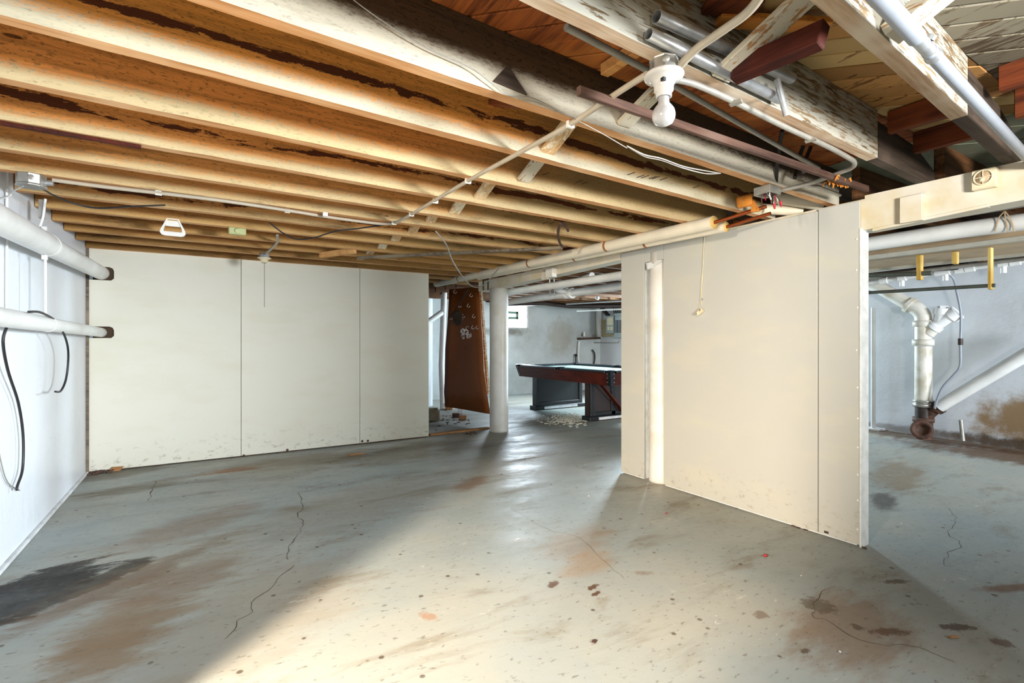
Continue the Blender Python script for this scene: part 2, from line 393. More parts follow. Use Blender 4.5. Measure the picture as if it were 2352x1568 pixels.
M['plank_tan_b'] = wood('brown_painted_plank', '8a5a30', '4c3018', axis='d', paint='c09058', paint_amt=0.7, rnd=0.45)
M['plank_grey'] = wood('grey_painted_plank', '6c5c46', '463a2c', axis='d', paint='8a8473', paint_amt=0.58, rnd=0.45)
M['slab'] = plain('dark_underlay', '4a3826', 0.9)
M['green_board'] = plain('grey_green_board', '71745f', 0.7, var=0.08)
M['rust'] = plain('rusty_cast_iron', '5a3c2c', 0.7, var=0.25, scale=25, bump=0.4, dark='2e201a')
M['iron'] = plain('dark_iron_pipe', '3a302b', 0.5, 0.4, var=0.2)
M['pvc'] = plain('dirty_white_pvc', 'dcdad0', 0.35, var=0.08, scale=6, bump=0.05, dark='b9b09a')
M['pvc_clean'] = plain('clean_white_pvc', 'eaecec', 0.3, var=0.02, bump=0)
M['duct'] = plain('beige_duct_board', 'b49c7c', 0.7, var=0.1, scale=4)
M['duct_light'] = plain('grey_white_duct_flange', 'b6b4a8', 0.5, var=0.06)
M['yellow_wood'] = wood('yellow_pine_block', 'cfae62', 'a98434', 'd8bd78', axis='z')
M['rod'] = plain('dark_green_grey_rod', '545850', 0.5, 0.3)
M['foil'] = plain('crumpled_black_plastic', '26282a', 0.3, var=0.3, scale=10, bump=0.8)
M['cloth'] = plain('teal_felt', '9cc4c6', 0.9, var=0.05, scale=20)
M['rail'] = plain('navy_black_rail', '131b23', 0.35)
M['apron'] = wood('mahogany_veneer', '4c1a10', '2e0e08', '5a2214', axis='y', rough=0.35)
M['table_black'] = plain('black_painted_wood', '111319', 0.4, var=0.1)
M['table_brown'] = plain('dark_brown_panel', '2b1c18', 0.45, var=0.1)
M['table_white'] = plain('white_lath', 'd8dadb', 0.5)
M['panel_grey'] = plain('grey_steel_cabinet', '7d8884', 0.4, 0.2, var=0.06, bump=0)
M['panel_dark'] = plain('dark_breaker_face', '2e3538', 0.4, bump=0)
M['paper'] = plain('directory_paper', 'bfb89a', 0.7, var=0.15, scale=40, bump=0)
M['tan_board'] = plain('tan_backing_board', '8e8466', 0.7, var=0.08)
M['wire_white'] = plain('white_wire', 'd8d6d0', 0.5, bump=0)
M['saw'] = plain('old_saw_disc', '5a4632', 0.6, 0.3, var=0.2)
M['crack'] = plain('crack_dirt', '574a3c', 0.9, bump=0)
M['chip'] = wood('wood_chip', 'b98a5a', '8a5c34')
M['cinder'] = plain('brick_bit', 'a5744c', 0.9, var=0.15)
k = NT('glass_block', 0.15); k.b.inputs['Base Color'].default_value = (0.75, 0.83, 0.86, 1)
k.b.inputs['Emission Color'].default_value = (0.88, 0.95, 1.0, 1); k.b.inputs['Emission Strength'].default_value = 4.0
M['glass'] = k.m
M['vent_green'] = plain('green_vent_frame', '6f9a88', 0.5, bump=0)
def brown_board():
    k = NT('brown_hardboard', 0.42, 0, 0.4)
    n = k.noise(1.4, None, 4)
    c = k.mix(k.mapr(n, 0.35, 0.7), lin('8a4e22'), lin('7a421b'))
    p = at_t(1078, 840, 8.3)
    mp = k.n.new('ShaderNodeMapping'); mp.vector_type = 'TEXTURE'; k.link(k.tc.outputs['Object'], mp.inputs[0])
    mp.inputs[1].default_value = p; mp.inputs[3].default_value = (0.20, 0.20, 0.26)
    ln = k.n.new('ShaderNodeVectorMath'); ln.operation = 'LENGTH'; k.link(mp.outputs[0], ln.inputs[0])
    d = k.math('ADD', ln.outputs['Value'], k.math('MULTIPLY', k.math('SUBTRACT', k.noise(6, None, 5), 0.5), 1.2))
    c = k.mix(k.mapr(d, 0.3, 1.0, 0.85, 0), c, lin('3a2622'))
    return k.color(c)
M['brown_board'] = brown_board()

# ================================================================== SETTING
XL = -0.905          # left wall face
YB = 5.90            # face of the back partition
XR = 3.26            # face of the right partition
YF = 9.60            # far wall
YREAR = -2.55
ZJ = 2.05            # underside of the joists
ZD = 2.27            # underside of the subfloor
MB().box(-3.4, 9.6, -2.8, 10.2, -0.12, 0.0).build('floor', M['floor'], kind='structure')
floor = bpy.data.objects['floor']

# left wall with the doorway (0.37 .. 1.27) that lets the daylight in
wl = MB()
wl.box(XL - 0.2, XL, 1.27, YF, 0, 2.32); wl.box(XL - 0.2, XL, YREAR, 0.37, 0, 2.32); wl.box(XL - 0.2, XL, 0.37, 1.27, 2.02, 2.32)
wl.build('wall_left', M['left_wall'], kind='structure')
MB().box(XL - 0.2, 8.4, YREAR - 0.2, YREAR, 0, 2.32).build('wall_rear', M['rear_wall'], kind='structure')
MB().box(XL - 0.2, 9.3, YF, YF + 0.25, 0, 1.50).box(XL - 0.2, 5.60, YF, YF + 0.25, 1.50, 2.32).box(6.36, 9.3, YF, YF + 0.25, 1.50, 2.32) \
    .box(5.25, 6.36, YF, YF + 0.25, 2.06, 2.32).build('wall_far', M['far_wall'], kind='structure')
# skewed wall on the far right
pA, pB = Vector((7.24, YREAR - 0.2, 0)), Vector((8.56, YF + 0.1, 0))
def wall_r_x(y): return pA.x + (pB.x - pA.x) * (y - pA.y) / (pB.y - pA.y)
MB().prism([(pA.x, pA.y, 0), (pB.x, pB.y, 0), (pB.x + 0.25, pB.y, 0), (pA.x + 0.25, pA.y, 0)], (0, 0, 2.32)).build('wall_far_right', M['right_wall'], kind='structure')
# rounded white wall end seen past the back partition
wa = MB(); n = 10
poly = [(-0.7, 8.66, 0)] + [(3.50 + 0.18 * math.sin(a * PI / 2 / n), 8.84 - 0.18 * math.cos(a * PI / 2 / n), 0) for a in range(n + 1)] + [(3.68, YF, 0), (-0.7, YF, 0)]
wa.prism(poly, (0, 0, 2.0)); wa.build('wall_alcove', M['right_wall'], kind='structure')

# ---- back partition: three sheets on a hidden frame
back = MB().box(-0.86, 2.40, YB + 0.02, YB + 0.10, 0.0, 2.03).build('wall_back', M['slab'], kind='structure')  # dark frame colour stands in for shade inside the pipe notches and gaps
xs = [(-0.885, 0.335), (0.339, 1.555), (1.559, 2.414)]
holes = [at_y(236, 632, YB), at_y(232, 763, YB)]
for i, (a, b) in enumerate(xs):
    m = MB()
    if i == 0:   # the first sheet has two notches for the pipes
        hx = -0.705
        out = [(b, 0.012), (b, 2.075), (a, 2.075)]
        for zt, zb in ((1.888, 1.765), (1.338, 1.232)):
            out += [(a, zt), (hx - 0.035, zt), (hx - 0.01, zt - 0.01), (hx, zt - 0.035), (hx, zb + 0.02), (hx - 0.02, zb), (a, zb)]
        m.prism([(q, YB, z) for q, z in out + [(a, 0.012)]], (0, 0.02, 0))
    else: m.box(a, b, YB, YB + 0.02, 0.012, 2.075 - 0.01 * i)
    m.build('panel', M['panel_b'], back, bev=0.002)
MB().box(-0.885, 2.42, YB - 0.012, YB + 0.06, 2.075, 2.115).build('top_plate', M['bare'], back)

# ---- right partition
right = MB().box(XR + 0.018, XR + 0.088, 1.44, 2.875, 0.0, 1.98).box(XR + 0.018, XR + 0.088, 3.115, 3.365, 0.0, 1.98).box(XR + 0.018, XR + 0.088, 2.875, 3.115, 1.89, 1.98).box(XR + 0.2, XR + 0.205, 2.8, 3.2, 0.0, 1.98).build('wall_right', M['panel_edge'], kind='structure')
T = 0.016
MB().box(XR, XR + T, 1.418, 1.648, 0.012, 2.022).build('panel', M['panel'], right, bev=0.002)
MB().box(XR, XR + T, 1.653, 2.880, 0.012, 2.013).build('panel', M['panel'], right, bev=0.002)
MB().box(XR, XR + T, 3.098, 3.375, 0.012, 2.005).build('panel', M['panel'], right, bev=0.002)
MB().box(XR, XR + T, 2.884, 3.096, 1.885, 2.008).build('panel', M['panel'], right, bev=0.002)
MB().box(XR - 0.004, XR + 0.088, 1.408, 1.418, 0.0, 1.86).build('edge_strip', M['panel_edge'], right, bev=0.002)
# nail heads along the free edge
nm = MB()
for z in [0.1, 0.27, 0.42, 0.58, 0.75, 0.93, 1.15, 1.4, 1.62, 1.8]:
    nm.lathe([(0.006, 0), (0.005, 0.002), (0, 0.0025)], (XR, 1.432 + 0.004 * math.sin(z * 40), z), (-1, 0, 0), 8)
nm.build('nail_heads', M['white_plastic'], right, kind='stuff')
# torn lip of board above the boxed column
MB().prism([at_x(1484, 604, XR - 0.004), at_x(1487, 619, XR - 0.012), at_x(1500, 615, XR - 0.012), at_x(1519, 600, XR - 0.004), at_x(1514, 598, XR - 0.002)], (0.006, 0, 0)).build('torn_lip', M['panel_edge'], right)

# ---- columns
def column(x, y, r, z1, name='column'):
    m = MB(); prof = [(r * 1.02, 0), (r, 0.02), (r * 0.985, 0.9), (r, 1.5), (r, z1), (0, z1)]
    m.lathe([(0, 0)] + prof, (x, y, 0), (0, 0, 1), 28); return m.build(name, M['column'], kind='structure')
column(3.37, 5.79, 0.125, 1.905)
column(XR + 0.098, 2.988, 0.104, 1.965)

# ---- girder
beam_pts = [(1.45, 1.842), (-2.5, 1.875)]
bm_ = MB()
prof = [(YREAR, 1.90), (0.0, 1.882), (1.40, 1.850), (3.37, 1.955), (5.40, 1.905), (6.2, 1.90)]
for (y0, z0), (y1, z1) in zip(prof[:-1], prof[1:]):
    bm_.add([(XR + 0.018, y0, z0), (XR + 0.16, y0, z0), (XR + 0.16, y1, z1), (XR + 0.018, y1, z1), (XR + 0.018, y0, 2.03), (XR + 0.16, y0, 2.03), (XR + 0.16, y1, 2.03), (XR + 0.018, y1, 2.03)],
            [(0,3,2,1),(4,5,6,7),(0,1,5,4),(1,2,6,5),(2,3,7,6),(3,0,4,7)])
beam = bm_.build('beam', M['beam'], kind='structure')
MB().bar((XR + 0.03, 1.36, 1.842), (XR + 0.03, 0.86, 1.868), 0.03, 0.016).build('edge_strip', M['beam'], beam, bev=0.002)

# ---- floor-level strips
MB().prism([(XL, 1.5, 0), (XL + 0.022, 1.5, 0), (XL + 0.022, YB, 0), (XL, YB, 0)], (0, 0, 0.02)).build('baseboard_left', M['table_white'], kind='structure', bev=0.003)
MB().bar(at_z(986, 998, 0.012), at_z(1122, 982, 0.012), 0.06, 0.024).build('trim_1', M['chip'], kind='structure', bev=0.003)
MB().box(XL + 0.001, XL + 0.022, YB - 0.012, YB + 0.02, 0.0, 2.06).build('trim_2', M['grey_timber'], kind='structure')

# ---- far window (glass blocks with a small vent)
w1 = MB().box(5.60, 6.36, YF + 0.02, YF + 0.10, 1.485, 1.515).box(6.345, 6.36, YF + 0.02, YF + 0.1, 1.5, 2.06).box(5.60, 5.615, YF + 0.02, YF + 0.1, 1.5, 2.06).box(5.60, 6.36, YF + 0.02, YF + 0.1, 2.05, 2.07).build('window_1', M['table_white'], kind='structure')
for i in range(4):
    for j in range(3):
        x0 = 5.618 + i * 0.1815; z0 = 1.518 + j * 0.178
        MB().box(x0 + 0.003, x0 + 0.178, YF + 0.03, YF + 0.09, z0 + 0.003, z0 + 0.175).build('pane', M['glass'], w1, bev=0.008)
p0, p1 = at_y(1150, 714, YF - 0.0), at_y(1190, 733, YF - 0.0)
v = MB(); zz0, zz1 = p1.z, p0.z; xx0, xx1 = p0.x, p1.x; fw = 0.05
v.box(xx0, xx1, YF - 0.01, YF + 0.03, zz1 - fw, zz1).box(xx0, xx1, YF - 0.01, YF + 0.03, zz0, zz0 + fw).box(xx1 - fw, xx1, YF - 0.01, YF + 0.03, zz0, zz1).box(xx0, xx0 + fw, YF - 0.01, YF + 0.03, zz0, zz1)
v.build('vent_frame', M['vent_green'], w1)

# ================================================================== CEILING: subfloor planks, joists, bridging
ceil = MB().box(XL - 0.3, 9.4, YREAR - 0.3, YF + 0.4, ZD + 0.03, ZD + 0.12).build('ceiling', M['slab'], kind='structure')
def clip(poly, nx, ny, c):
    out = []
    for i in range(len(poly)):
        a, b = poly[i], poly[(i + 1) % len(poly)]
        da, db = a[0]*nx + a[1]*ny - c, b[0]*nx + b[1]*ny - c
        if da >= 0: out.append(a)
        if da * db < 0:
            t = da / (da - db); out.append((a[0] + (b[0]-a[0])*t, a[1] + (b[1]-a[1])*t))
    return out
r2 = math.sqrt(0.5)
def planks(x0, x1, y0, y1, mats, w=0.105):
    u = math.floor(((x0 + y0) * r2) / w) * w
    while u < (x1 + y1) * r2:
        poly = [(x0, y0), (x1, y0), (x1, y1), (x0, y1)]
        poly = clip(poly, r2, r2, u + 0.004); poly = clip(poly, -r2, -r2, -(u + w - 0.004)) if len(poly) > 2 else poly
        if len(poly) > 2:
            dz = random.uniform(0, 0.004)
            MB().prism([(a, b, ZD + dz) for a, b in poly], (0, 0, 0.022)).build('plank', random.choice(mats), ceil, bev=0.003)
        u += w
planks(0.2, 3.25, 1.10, 1.60, [M['plank_bare']])
planks(0.6, 3.25, 0.70, 1.10, [M['plank_tan'], M['plank_tan'], M['plank_tan_b']])
planks(0.8, 3.25, -0.6, 0.70, [M['plank_grey']])
planks(3.25, 4.2, -0.6, 1.7, [M['green_board']], 0.2)

def joist(yl, yr, mats, x0=-0.90, x1=3.40, h=None, w=0.045, zb=ZJ, name='joist', seed=0):
    """near bottom edge runs from (x0,yl) to (x1,yr)"""
    h = h or (ZD - zb)
    L = math.hypot(x1 - x0, yr - yl); ang = math.atan2(yr - yl, x1 - x0); nseg = 46
    m = MB(); vs = []
    for i in range(nseg + 1):
        x = L * i / nseg
        j = [0.0022 * mnoise.noise(Vector((x * 7 + seed * 9, q * 5.1, seed))) for q in range(4)]
        vs += [(x, j[0], 0.002 + j[1]), (x, w + j[2], j[3]), (x, w, h), (x, 0, h), (x, j[1] * 0.7, h * 0.5)]
    n5 = 5
    fs_b, fs_o = [], []
    for i in range(nseg):
        a, b = i * n5, (i + 1) * n5
        fs_b.append((a, a+1, b+1, b)); fs_o += [(a+1, a+2, b+2, b+1), (a+2, a+3, b+3, b+2), (a+3, a+4, b+4, b+3), (a+4, a, b, b+4)]
    m.add(vs, [f[::-1] for f in fs_o] + [(0, 4, 3, 2, 1)[::-1], tuple(nseg*n5 + q for q in (0, 1, 2, 3, 4))[::-1]], False, 0)
    m.add(vs, [f[::-1] for f in fs_b], False, 1)
    o = m.build(name, mats, ceil); o.location = (x0, yl, zb); o.rotation_euler = (0, 0, ang)
    return o
# flip safety: recalc normals for joists
def recalc(o):
    bm = bmesh.new(); bm.from_mesh(o.data); bmesh.ops.remove_doubles(bm, verts=bm.verts, dist=1e-5); bmesh.ops.recalc_face_normals(bm, faces=bm.faces); bm.to_mesh(o.data); bm.free()

CR, OR = 'cdb78c', 'f2a04c'
def far_y(y, x=0.0): return y
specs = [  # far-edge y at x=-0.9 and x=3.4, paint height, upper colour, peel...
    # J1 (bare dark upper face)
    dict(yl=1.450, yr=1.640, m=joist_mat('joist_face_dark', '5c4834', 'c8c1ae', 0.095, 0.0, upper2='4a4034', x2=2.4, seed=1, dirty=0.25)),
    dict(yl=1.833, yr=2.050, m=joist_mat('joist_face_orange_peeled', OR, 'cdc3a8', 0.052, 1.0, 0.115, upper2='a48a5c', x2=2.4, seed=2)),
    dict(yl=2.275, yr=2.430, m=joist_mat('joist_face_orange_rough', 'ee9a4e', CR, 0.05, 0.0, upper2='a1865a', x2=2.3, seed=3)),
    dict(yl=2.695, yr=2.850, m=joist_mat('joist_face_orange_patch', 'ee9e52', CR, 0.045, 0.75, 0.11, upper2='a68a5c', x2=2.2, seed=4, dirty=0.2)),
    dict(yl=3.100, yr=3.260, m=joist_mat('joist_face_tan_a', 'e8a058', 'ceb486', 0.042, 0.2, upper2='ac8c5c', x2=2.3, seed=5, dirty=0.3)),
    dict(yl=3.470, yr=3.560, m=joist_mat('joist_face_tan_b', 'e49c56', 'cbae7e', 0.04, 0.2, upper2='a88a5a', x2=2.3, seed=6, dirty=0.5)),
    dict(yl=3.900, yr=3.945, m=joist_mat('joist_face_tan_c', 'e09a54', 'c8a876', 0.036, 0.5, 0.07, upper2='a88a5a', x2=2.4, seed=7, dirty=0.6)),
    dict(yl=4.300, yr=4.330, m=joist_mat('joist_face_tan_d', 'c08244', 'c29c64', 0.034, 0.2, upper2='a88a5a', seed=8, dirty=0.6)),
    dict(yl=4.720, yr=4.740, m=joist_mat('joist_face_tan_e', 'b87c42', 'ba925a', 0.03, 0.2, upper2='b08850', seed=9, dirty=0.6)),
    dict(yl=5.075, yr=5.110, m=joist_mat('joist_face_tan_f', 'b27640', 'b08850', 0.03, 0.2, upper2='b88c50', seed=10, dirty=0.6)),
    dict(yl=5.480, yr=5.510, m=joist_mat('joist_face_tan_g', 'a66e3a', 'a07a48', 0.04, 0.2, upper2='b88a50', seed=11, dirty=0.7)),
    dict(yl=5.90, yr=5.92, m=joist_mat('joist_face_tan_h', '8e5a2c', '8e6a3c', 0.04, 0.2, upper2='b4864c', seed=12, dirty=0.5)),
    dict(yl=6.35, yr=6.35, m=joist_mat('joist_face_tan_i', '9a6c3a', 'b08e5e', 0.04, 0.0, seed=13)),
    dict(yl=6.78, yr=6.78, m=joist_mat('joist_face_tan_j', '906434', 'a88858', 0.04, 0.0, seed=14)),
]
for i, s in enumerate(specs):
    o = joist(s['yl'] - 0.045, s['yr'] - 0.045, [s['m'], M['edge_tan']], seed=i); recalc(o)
# J0: flaking white joist that carries the lamp; its end on the girder is dark and bare
o = joist(0.948, 1.082, [M['white_flake'], M['peach_edge']], -0.90, 2.66, seed=31); recalc(o)
a0 = math.atan2(0.134, 3.56)
def skew(x, yoff=0.0, yl=0.948, x0=-0.90, ang=a0): return yl + (x - x0) * math.tan(ang) + yoff
m = MB(); y_ = skew(2.66)
m.prism([(2.66, y_, ZJ), (3.40, y_ + 0.028, ZJ), (3.40, y_ + 0.028, ZJ + 0.075), (3.13, y_ + 0.018, ZJ + 0.155), (2.66, y_, ZJ + 0.175)], (0, 0.05, 0))
m.build('joist_end', M['dark_timber'], ceil, bev=0.003)
# J-1
a1 = math.atan2(0.29, 4.3)
o = joist(0.475, 0.475 + 3.35 * math.tan(a1), [M['white_flake'], M['peach_edge']], -0.90, 2.45, w=0.048, seed=41); recalc(o)
y1_ = 0.475 + 3.35 * math.tan(a1)
m = MB()
m.prism([(2.45, y1_, ZJ), (3.42, y1_ + 0.065, ZJ), (3.42, y1_ + 0.065, ZJ + 0.08), (2.95, y1_ + 0.035, ZJ + 0.17), (2.45, y1_, ZJ + 0.185)], (0, 0.05, 0))
m.build('joist_end', M['dark_timber'], ceil, bev=0.003)
# joists of the right-hand part and of the far room
base = None
for i in range(29):
    y = -2.2 + i * 0.41
    if base is None:
        m = MB().box(0, 5.0, 0, 0.045, 0, ZD - 2.06); base = m.build('joist', M['far_joist'], ceil); o = base
    else:
        o = base.copy(); COL.objects.link(o)
    o.location = (3.43, y, 2.06)
# bare blocking boards between the joist ends
def block(px, x, ya, yb, zt, zb, mat, t=0.04):
    MB().box(x, x + t, ya, yb, zb, zt).build('blocking', mat, ceil, bev=0.003)
block(0, 2.70, 0.78, 1.06, ZD - 0.004, ZD - 0.105, M['bare_red'])
block(0, 3.03, 0.80, 1.08, ZD - 0.02, ZD - 0.125, M['bare_red'])
block(0, 2.86, 0.79, 1.07, ZD - 0.004, ZD - 0.05, M['bare_red'])
block(0, 2.62, 0.10, 0.66, ZD - 0.004, ZD - 0.10, M['bare_red'])
block(0, 2.90, 0.10, 0.68, ZD - 0.004, ZD - 0.13, M['bare_red'])
block(0, 1.30, 1.05, 1.46, ZD - 0.002, ZD - 0.045, M['bare'])
MB().box(3.28, 3.40, 0.3, 1.4, 2.03, 2.05).build('sill_plate', M['beam'], ceil)

# cross bridging: one row running across all the bays
def bridging(x, ya, za, yb, zb, mat, w=0.075, t=0.02, dx=0.0):
    p, q = Vector((x, ya, za)), Vector((x + dx, yb, zb)); d = (q - p)
    a = Vector((1, 0, 0)); nrm = d.cross(a).normalized()
    MB().obox((p + q) / 2, d / 2, a * w / 2, nrm * t / 2).build('bridging', mat, ceil, bev=0.002)
near = [s['yl'] + (s['yr'] - s['yl']) * (1.45 + 0.9) / 4.3 - 0.045 for s in specs]   # near-face y at x=1.45
xb = [1.37, 1.50, 1.45, 1.47, 1.43, 1.44, 1.43, 1.44, 1.43, 1.44]
for i in range(10):
    lo, hi = near[i + 1], near[i] + 0.045
    bridging(xb[i], lo, ZJ + 0.035, hi, ZD - 0.03, M['bare_pale'] if i in (0, 2, 3) else M['white_flake_b'] if i == 1 else M['bare_pale'])
    bridging(xb[i] - 0.30 if i == 0 else xb[i] + 0.10, lo, ZD - 0.03, hi, ZJ + 0.035, M['bare_red'] if i < 2 else M['bare'], w=0.05)
bridging(1.47, near[0], ZJ + 0.04, 1.09, ZD - 0.03, M['white_flake_b'], w=0.07)           # J1 .. J0
bridging(1.43, 1.03, ZJ + 0.008, 0.67, ZD - 0.06, M['white_flake_b'], w=0.085, t=0.02, dx=0.02)   # J0 .. J-1, pale
p, q = at_y(1690, 172, 0.99), at_y(1893, 78, 0.72)
MB().bar(p + Vector((0,0,0.01)), q, 0.04, 0.075, (0.3, 0.3, 1)).build('bridging', M['mahogany'], ceil, bev=0.003)
p, q = at_z(2000, 52, ZJ + 0.01), at_y(2085, -30, 0.30)
bridging(1.63, 0.635, ZJ + 0.004, 0.25, ZD - 0.05, M['white_flake_b'], w=0.085, t=0.035)
# orange scrap batten lying below the planks of that bay
p, q = at_z(1648, 45, 2.235), at_z(1900, 58, 2.235)
MB().bar(p, q, 0.06, 0.02).build('batten', M['orange_strip'], ceil, bev=0.002)
p, q = at_z(1618, 12, 2.245), at_z(1745, 14, 2.245)
MB().bar(p, q, 0.07, 0.02).build('batten', M['bare_red'], ceil, bev=0.002)
# triangular wooden gusset on the side of the dark joist
tri = [at_y(1163, 152, 1.49), at_y(1128, 190, 1.49), at_y(1209, 221, 1.49)]
MB().prism(tri, (0, -0.012, 0)).build('gusset', M['dark_timber'], ceil, bev=0.002)
# nails driven half-way into the joist faces
nl = MB()
for (i, pts) in ((1, [(1440, 402), (1462, 408), (1472, 409), (1490, 411), (1497, 411), (1515, 414), (1590, 432)]), (2, [(1245, 402), (1297, 360), (1308, 362), (1333, 368), (1346, 370), (1322, 420), (1335, 423)]), (4, [(1246, 514), (1262, 514)])):
    s = specs[i]
    for (px, py) in pts:
        X = 1.5
        for _ in range(4):
            Y = s['yl'] + (s['yr'] - s['yl']) * (X + 0.9) / 4.3 - 0.045; P_ = at_y(px, py, Y); X = P_.x
        nl.tube([P_ + Vector((0, 0.004, 0)), P_ + Vector((0.03, -0.03, 0.012))], 0.0022, 5)
nl.build('nails', M['iron'], ceil, kind='stuff')

# ================================================================== THINGS UNDER THE CEILING
def tubes(name, pts, r, mat, label, cat, n=10, group=None, parent=None, sub=0):
    pts = spline(pts, sub) if sub else pts
    m = MB().tube(pts, r, n); return m.build(name, mat, parent, label, cat, group)

# ---- lamp holder
LP = Vector((1.190, 1.050, 0))
lamp = thing('ceiling_lamp', 'bare frosted bulb in a white porcelain lampholder under the white joist', 'lamp', (LP.x, LP.y, ZJ))
m = MB(); m.lathe([(0.0, 0.0), (0.045, 0.0), (0.042, -0.004), (0.042, -0.040), (0.040, -0.045), (0.0, -0.045)], (LP.x, LP.y, ZJ + 0.004), (0, 0, 1), 8, smooth=False); m.build('outlet_box', M['steel'], lamp, bev=0.002)
MB().lathe([(0, 0), (0.012, 0), (0.012, 0.003), (0, 0.003)], (LP.x - 0.035, LP.y - 0.038, ZJ - 0.02), (-0.7, -0.7, 0), 10).build('knockout', M['conduit'], lamp)
zp = ZJ - 0.041
m = MB(); m.lathe([(0, 0.0), (0.058, 0.0), (0.060, -0.004), (0.057, -0.010), (0.048, -0.013), (0.036, -0.017), (0.029, -0.036), (0.0285, -0.050), (0.0235, -0.052), (0.0235, -0.068), (0.021, -0.07), (0.016, -0.06), (0, -0.06)], (LP.x, LP.y, zp), (0, 0, 1), 28)
m.build('socket', M['porcelain'], lamp)
MB().box(LP.x - 0.030, LP.x - 0.020, LP.y - 0.026, LP.y - 0.014, zp - 0.034, zp - 0.024).build('switch_slot', M['black'], lamp)
m = MB(); m.lathe([(0.015, 0), (0.016, -0.010), (0.0175, -0.022), (0.025, -0.031), (0.0315, -0.041), (0.0345, -0.054), (0.0335, -0.067), (0.027, -0.080), (0.014, -0.087), (0.0, -0.089)], (LP.x, LP.y, zp - 0.066), (0, 0, 1), 24)
m.build('bulb', M['bulb'], lamp)

# ---- cable from the lamp to the left-hand junction box, held by white clips
cz = ZJ - 0.014
cab = thing('ceiling_cable', 'long cream cable crossing under the joists from the bare bulb toward the left wall', 'cable', (1.15, 1.6, cz))
pts = [(LP.x - 0.03, LP.y + 0.04, ZJ - 0.03)] + [at_z(x, y, cz) for x, y in [(1420, 212), (1310, 285), (1190, 352), (1075, 415), (985, 468), (930, 500), (890, 514), (780, 502), (660, 483), (520, 462), (400, 447), (250, 430), (120, 413)]]
MB().tube(spline(pts, 6), 0.0105, 10).build('sheath', M['cable'], cab)
for (x, y) in [(1310, 286), (1075, 416), (1000, 462), (945, 492), (905, 512), (747, 492), (660, 484), (364, 443)]:
    P_ = at_z(x, y, cz); MB().obox(P_, (0.016, 0, 0), (0, 0.008, 0), (0, 0, 0.013)).build('clip', M['white_plastic'], cab, bev=0.002)
tubes('ceiling_cable', spline([(LP.x + 0.03, LP.y - 0.04, ZJ - 0.02)] + [at_z(x, y, cz) for x, y in [(1600, 112), (1660, 70), (1715, 30), (1750, -15), (1785, -90), (1830, -240)]], 6), 0.012, M['cable'],
      'short thick cream cable rising from the bare bulb toward the camera', 'cable')
# conduit from the lamp along the white joist, bending back to the open box
box_p = at_z(1762, 440, 2.02)
cond = [(LP.x + 0.045, LP.y + 0.02, ZJ - 0.03)] + [at_z(x, y, 2.035) for x, y in [(1600, 195), (1700, 240), (1800, 290), (1900, 336), (1945, 360), (1962, 372), (1958, 384), (1930, 396), (1860, 421), (1790, 438)]]
co = thing('bent_conduit', 'grey conduit running along the white joist and hooking back to an open box', 'conduit', at_z(1800, 290, 2.035))
MB().tube(spline(cond, 6), 0.0105, 10).build('pipe', M['conduit'], co)
for (x, y) in [(1690, 236), (1862, 322)]:
    P_ = at_z(x, y, 2.028); MB().obox(P_, (0.012, 0.004, 0), (-0.004, 0.02, 0), (0, 0, 0.004)).build('strap', M['conduit'], co)
# straight conduit higher up in the dark bay
tubes('straight_conduit', [at_z(1300, 62, 2.12), at_z(1480, 157, 2.12), at_z(1565, 206, 2.12), at_z(1700, 284, 2.12), at_z(1880, 387, 2.12)], 0.011, M['conduit'], 'straight grey conduit inside the dark bay behind the bare bulb', 'conduit')
tubes('short_conduit', [at_z(1862, 386, 2.08), at_z(1925, 412, 2.08), at_z(1990, 436, 2.08)], 0.010, M['cable'], 'short pale conduit stub above the right partition near the open wire box', 'conduit')
tubes('short_conduit', [at_z(1845, 428, 2.03), at_z(1880, 428, 2.04), at_z(1930, 448, 2.05)], 0.008, M['conduit'], 'thin pale conduit just above the top edge of the right partition', 'conduit')
# old batten hanging under the dark joist
MB().bar(at_z(1328, 208, 2.02), at_z(1992, 434, 2.02), 0.02, 0.03).build('loose_batten', M['brown_batten'], None, 'narrow brown wooden batten slung under the dark joist behind the bulb', 'batten', bev=0.002)
# galvanised tubes stored in the bay
def hollow(name, p, q, r, label):
    p, q = Vector(p), Vector(q); d = (q - p).normalized(); L = (q - p).length
    m = MB(); m.lathe([(r - 0.003, 0.0), (r, 0.0), (r, L), (r - 0.003, L), (r - 0.003, 0.0)], p, d, 18)
    return m.build(name, M['galv'], None, label, 'tube', 'metal tubes in the ceiling bay')
hollow('metal_tube', at_y(1508, 38, 0.995), at_y(1818, 180, 1.015), 0.019, 'upper galvanised tube stored in the bay above the bare bulb')
hollow('metal_tube', at_y(1490, 78, 0.998), at_y(1790, 228, 1.02), 0.0165, 'lower galvanised tube stored in the bay above the bare bulb')
m = MB(); m.tube(spline([at_y(1785, 183, 0.99), at_y(1790, 205, 0.985), at_y(1798, 235, 0.98), at_y(1806, 265, 0.98)], 4), 0.010, 12)
m.build('tube_stub', M['galv'], None, 'short bright metal tube stub hanging down beside the white joist', 'tube')
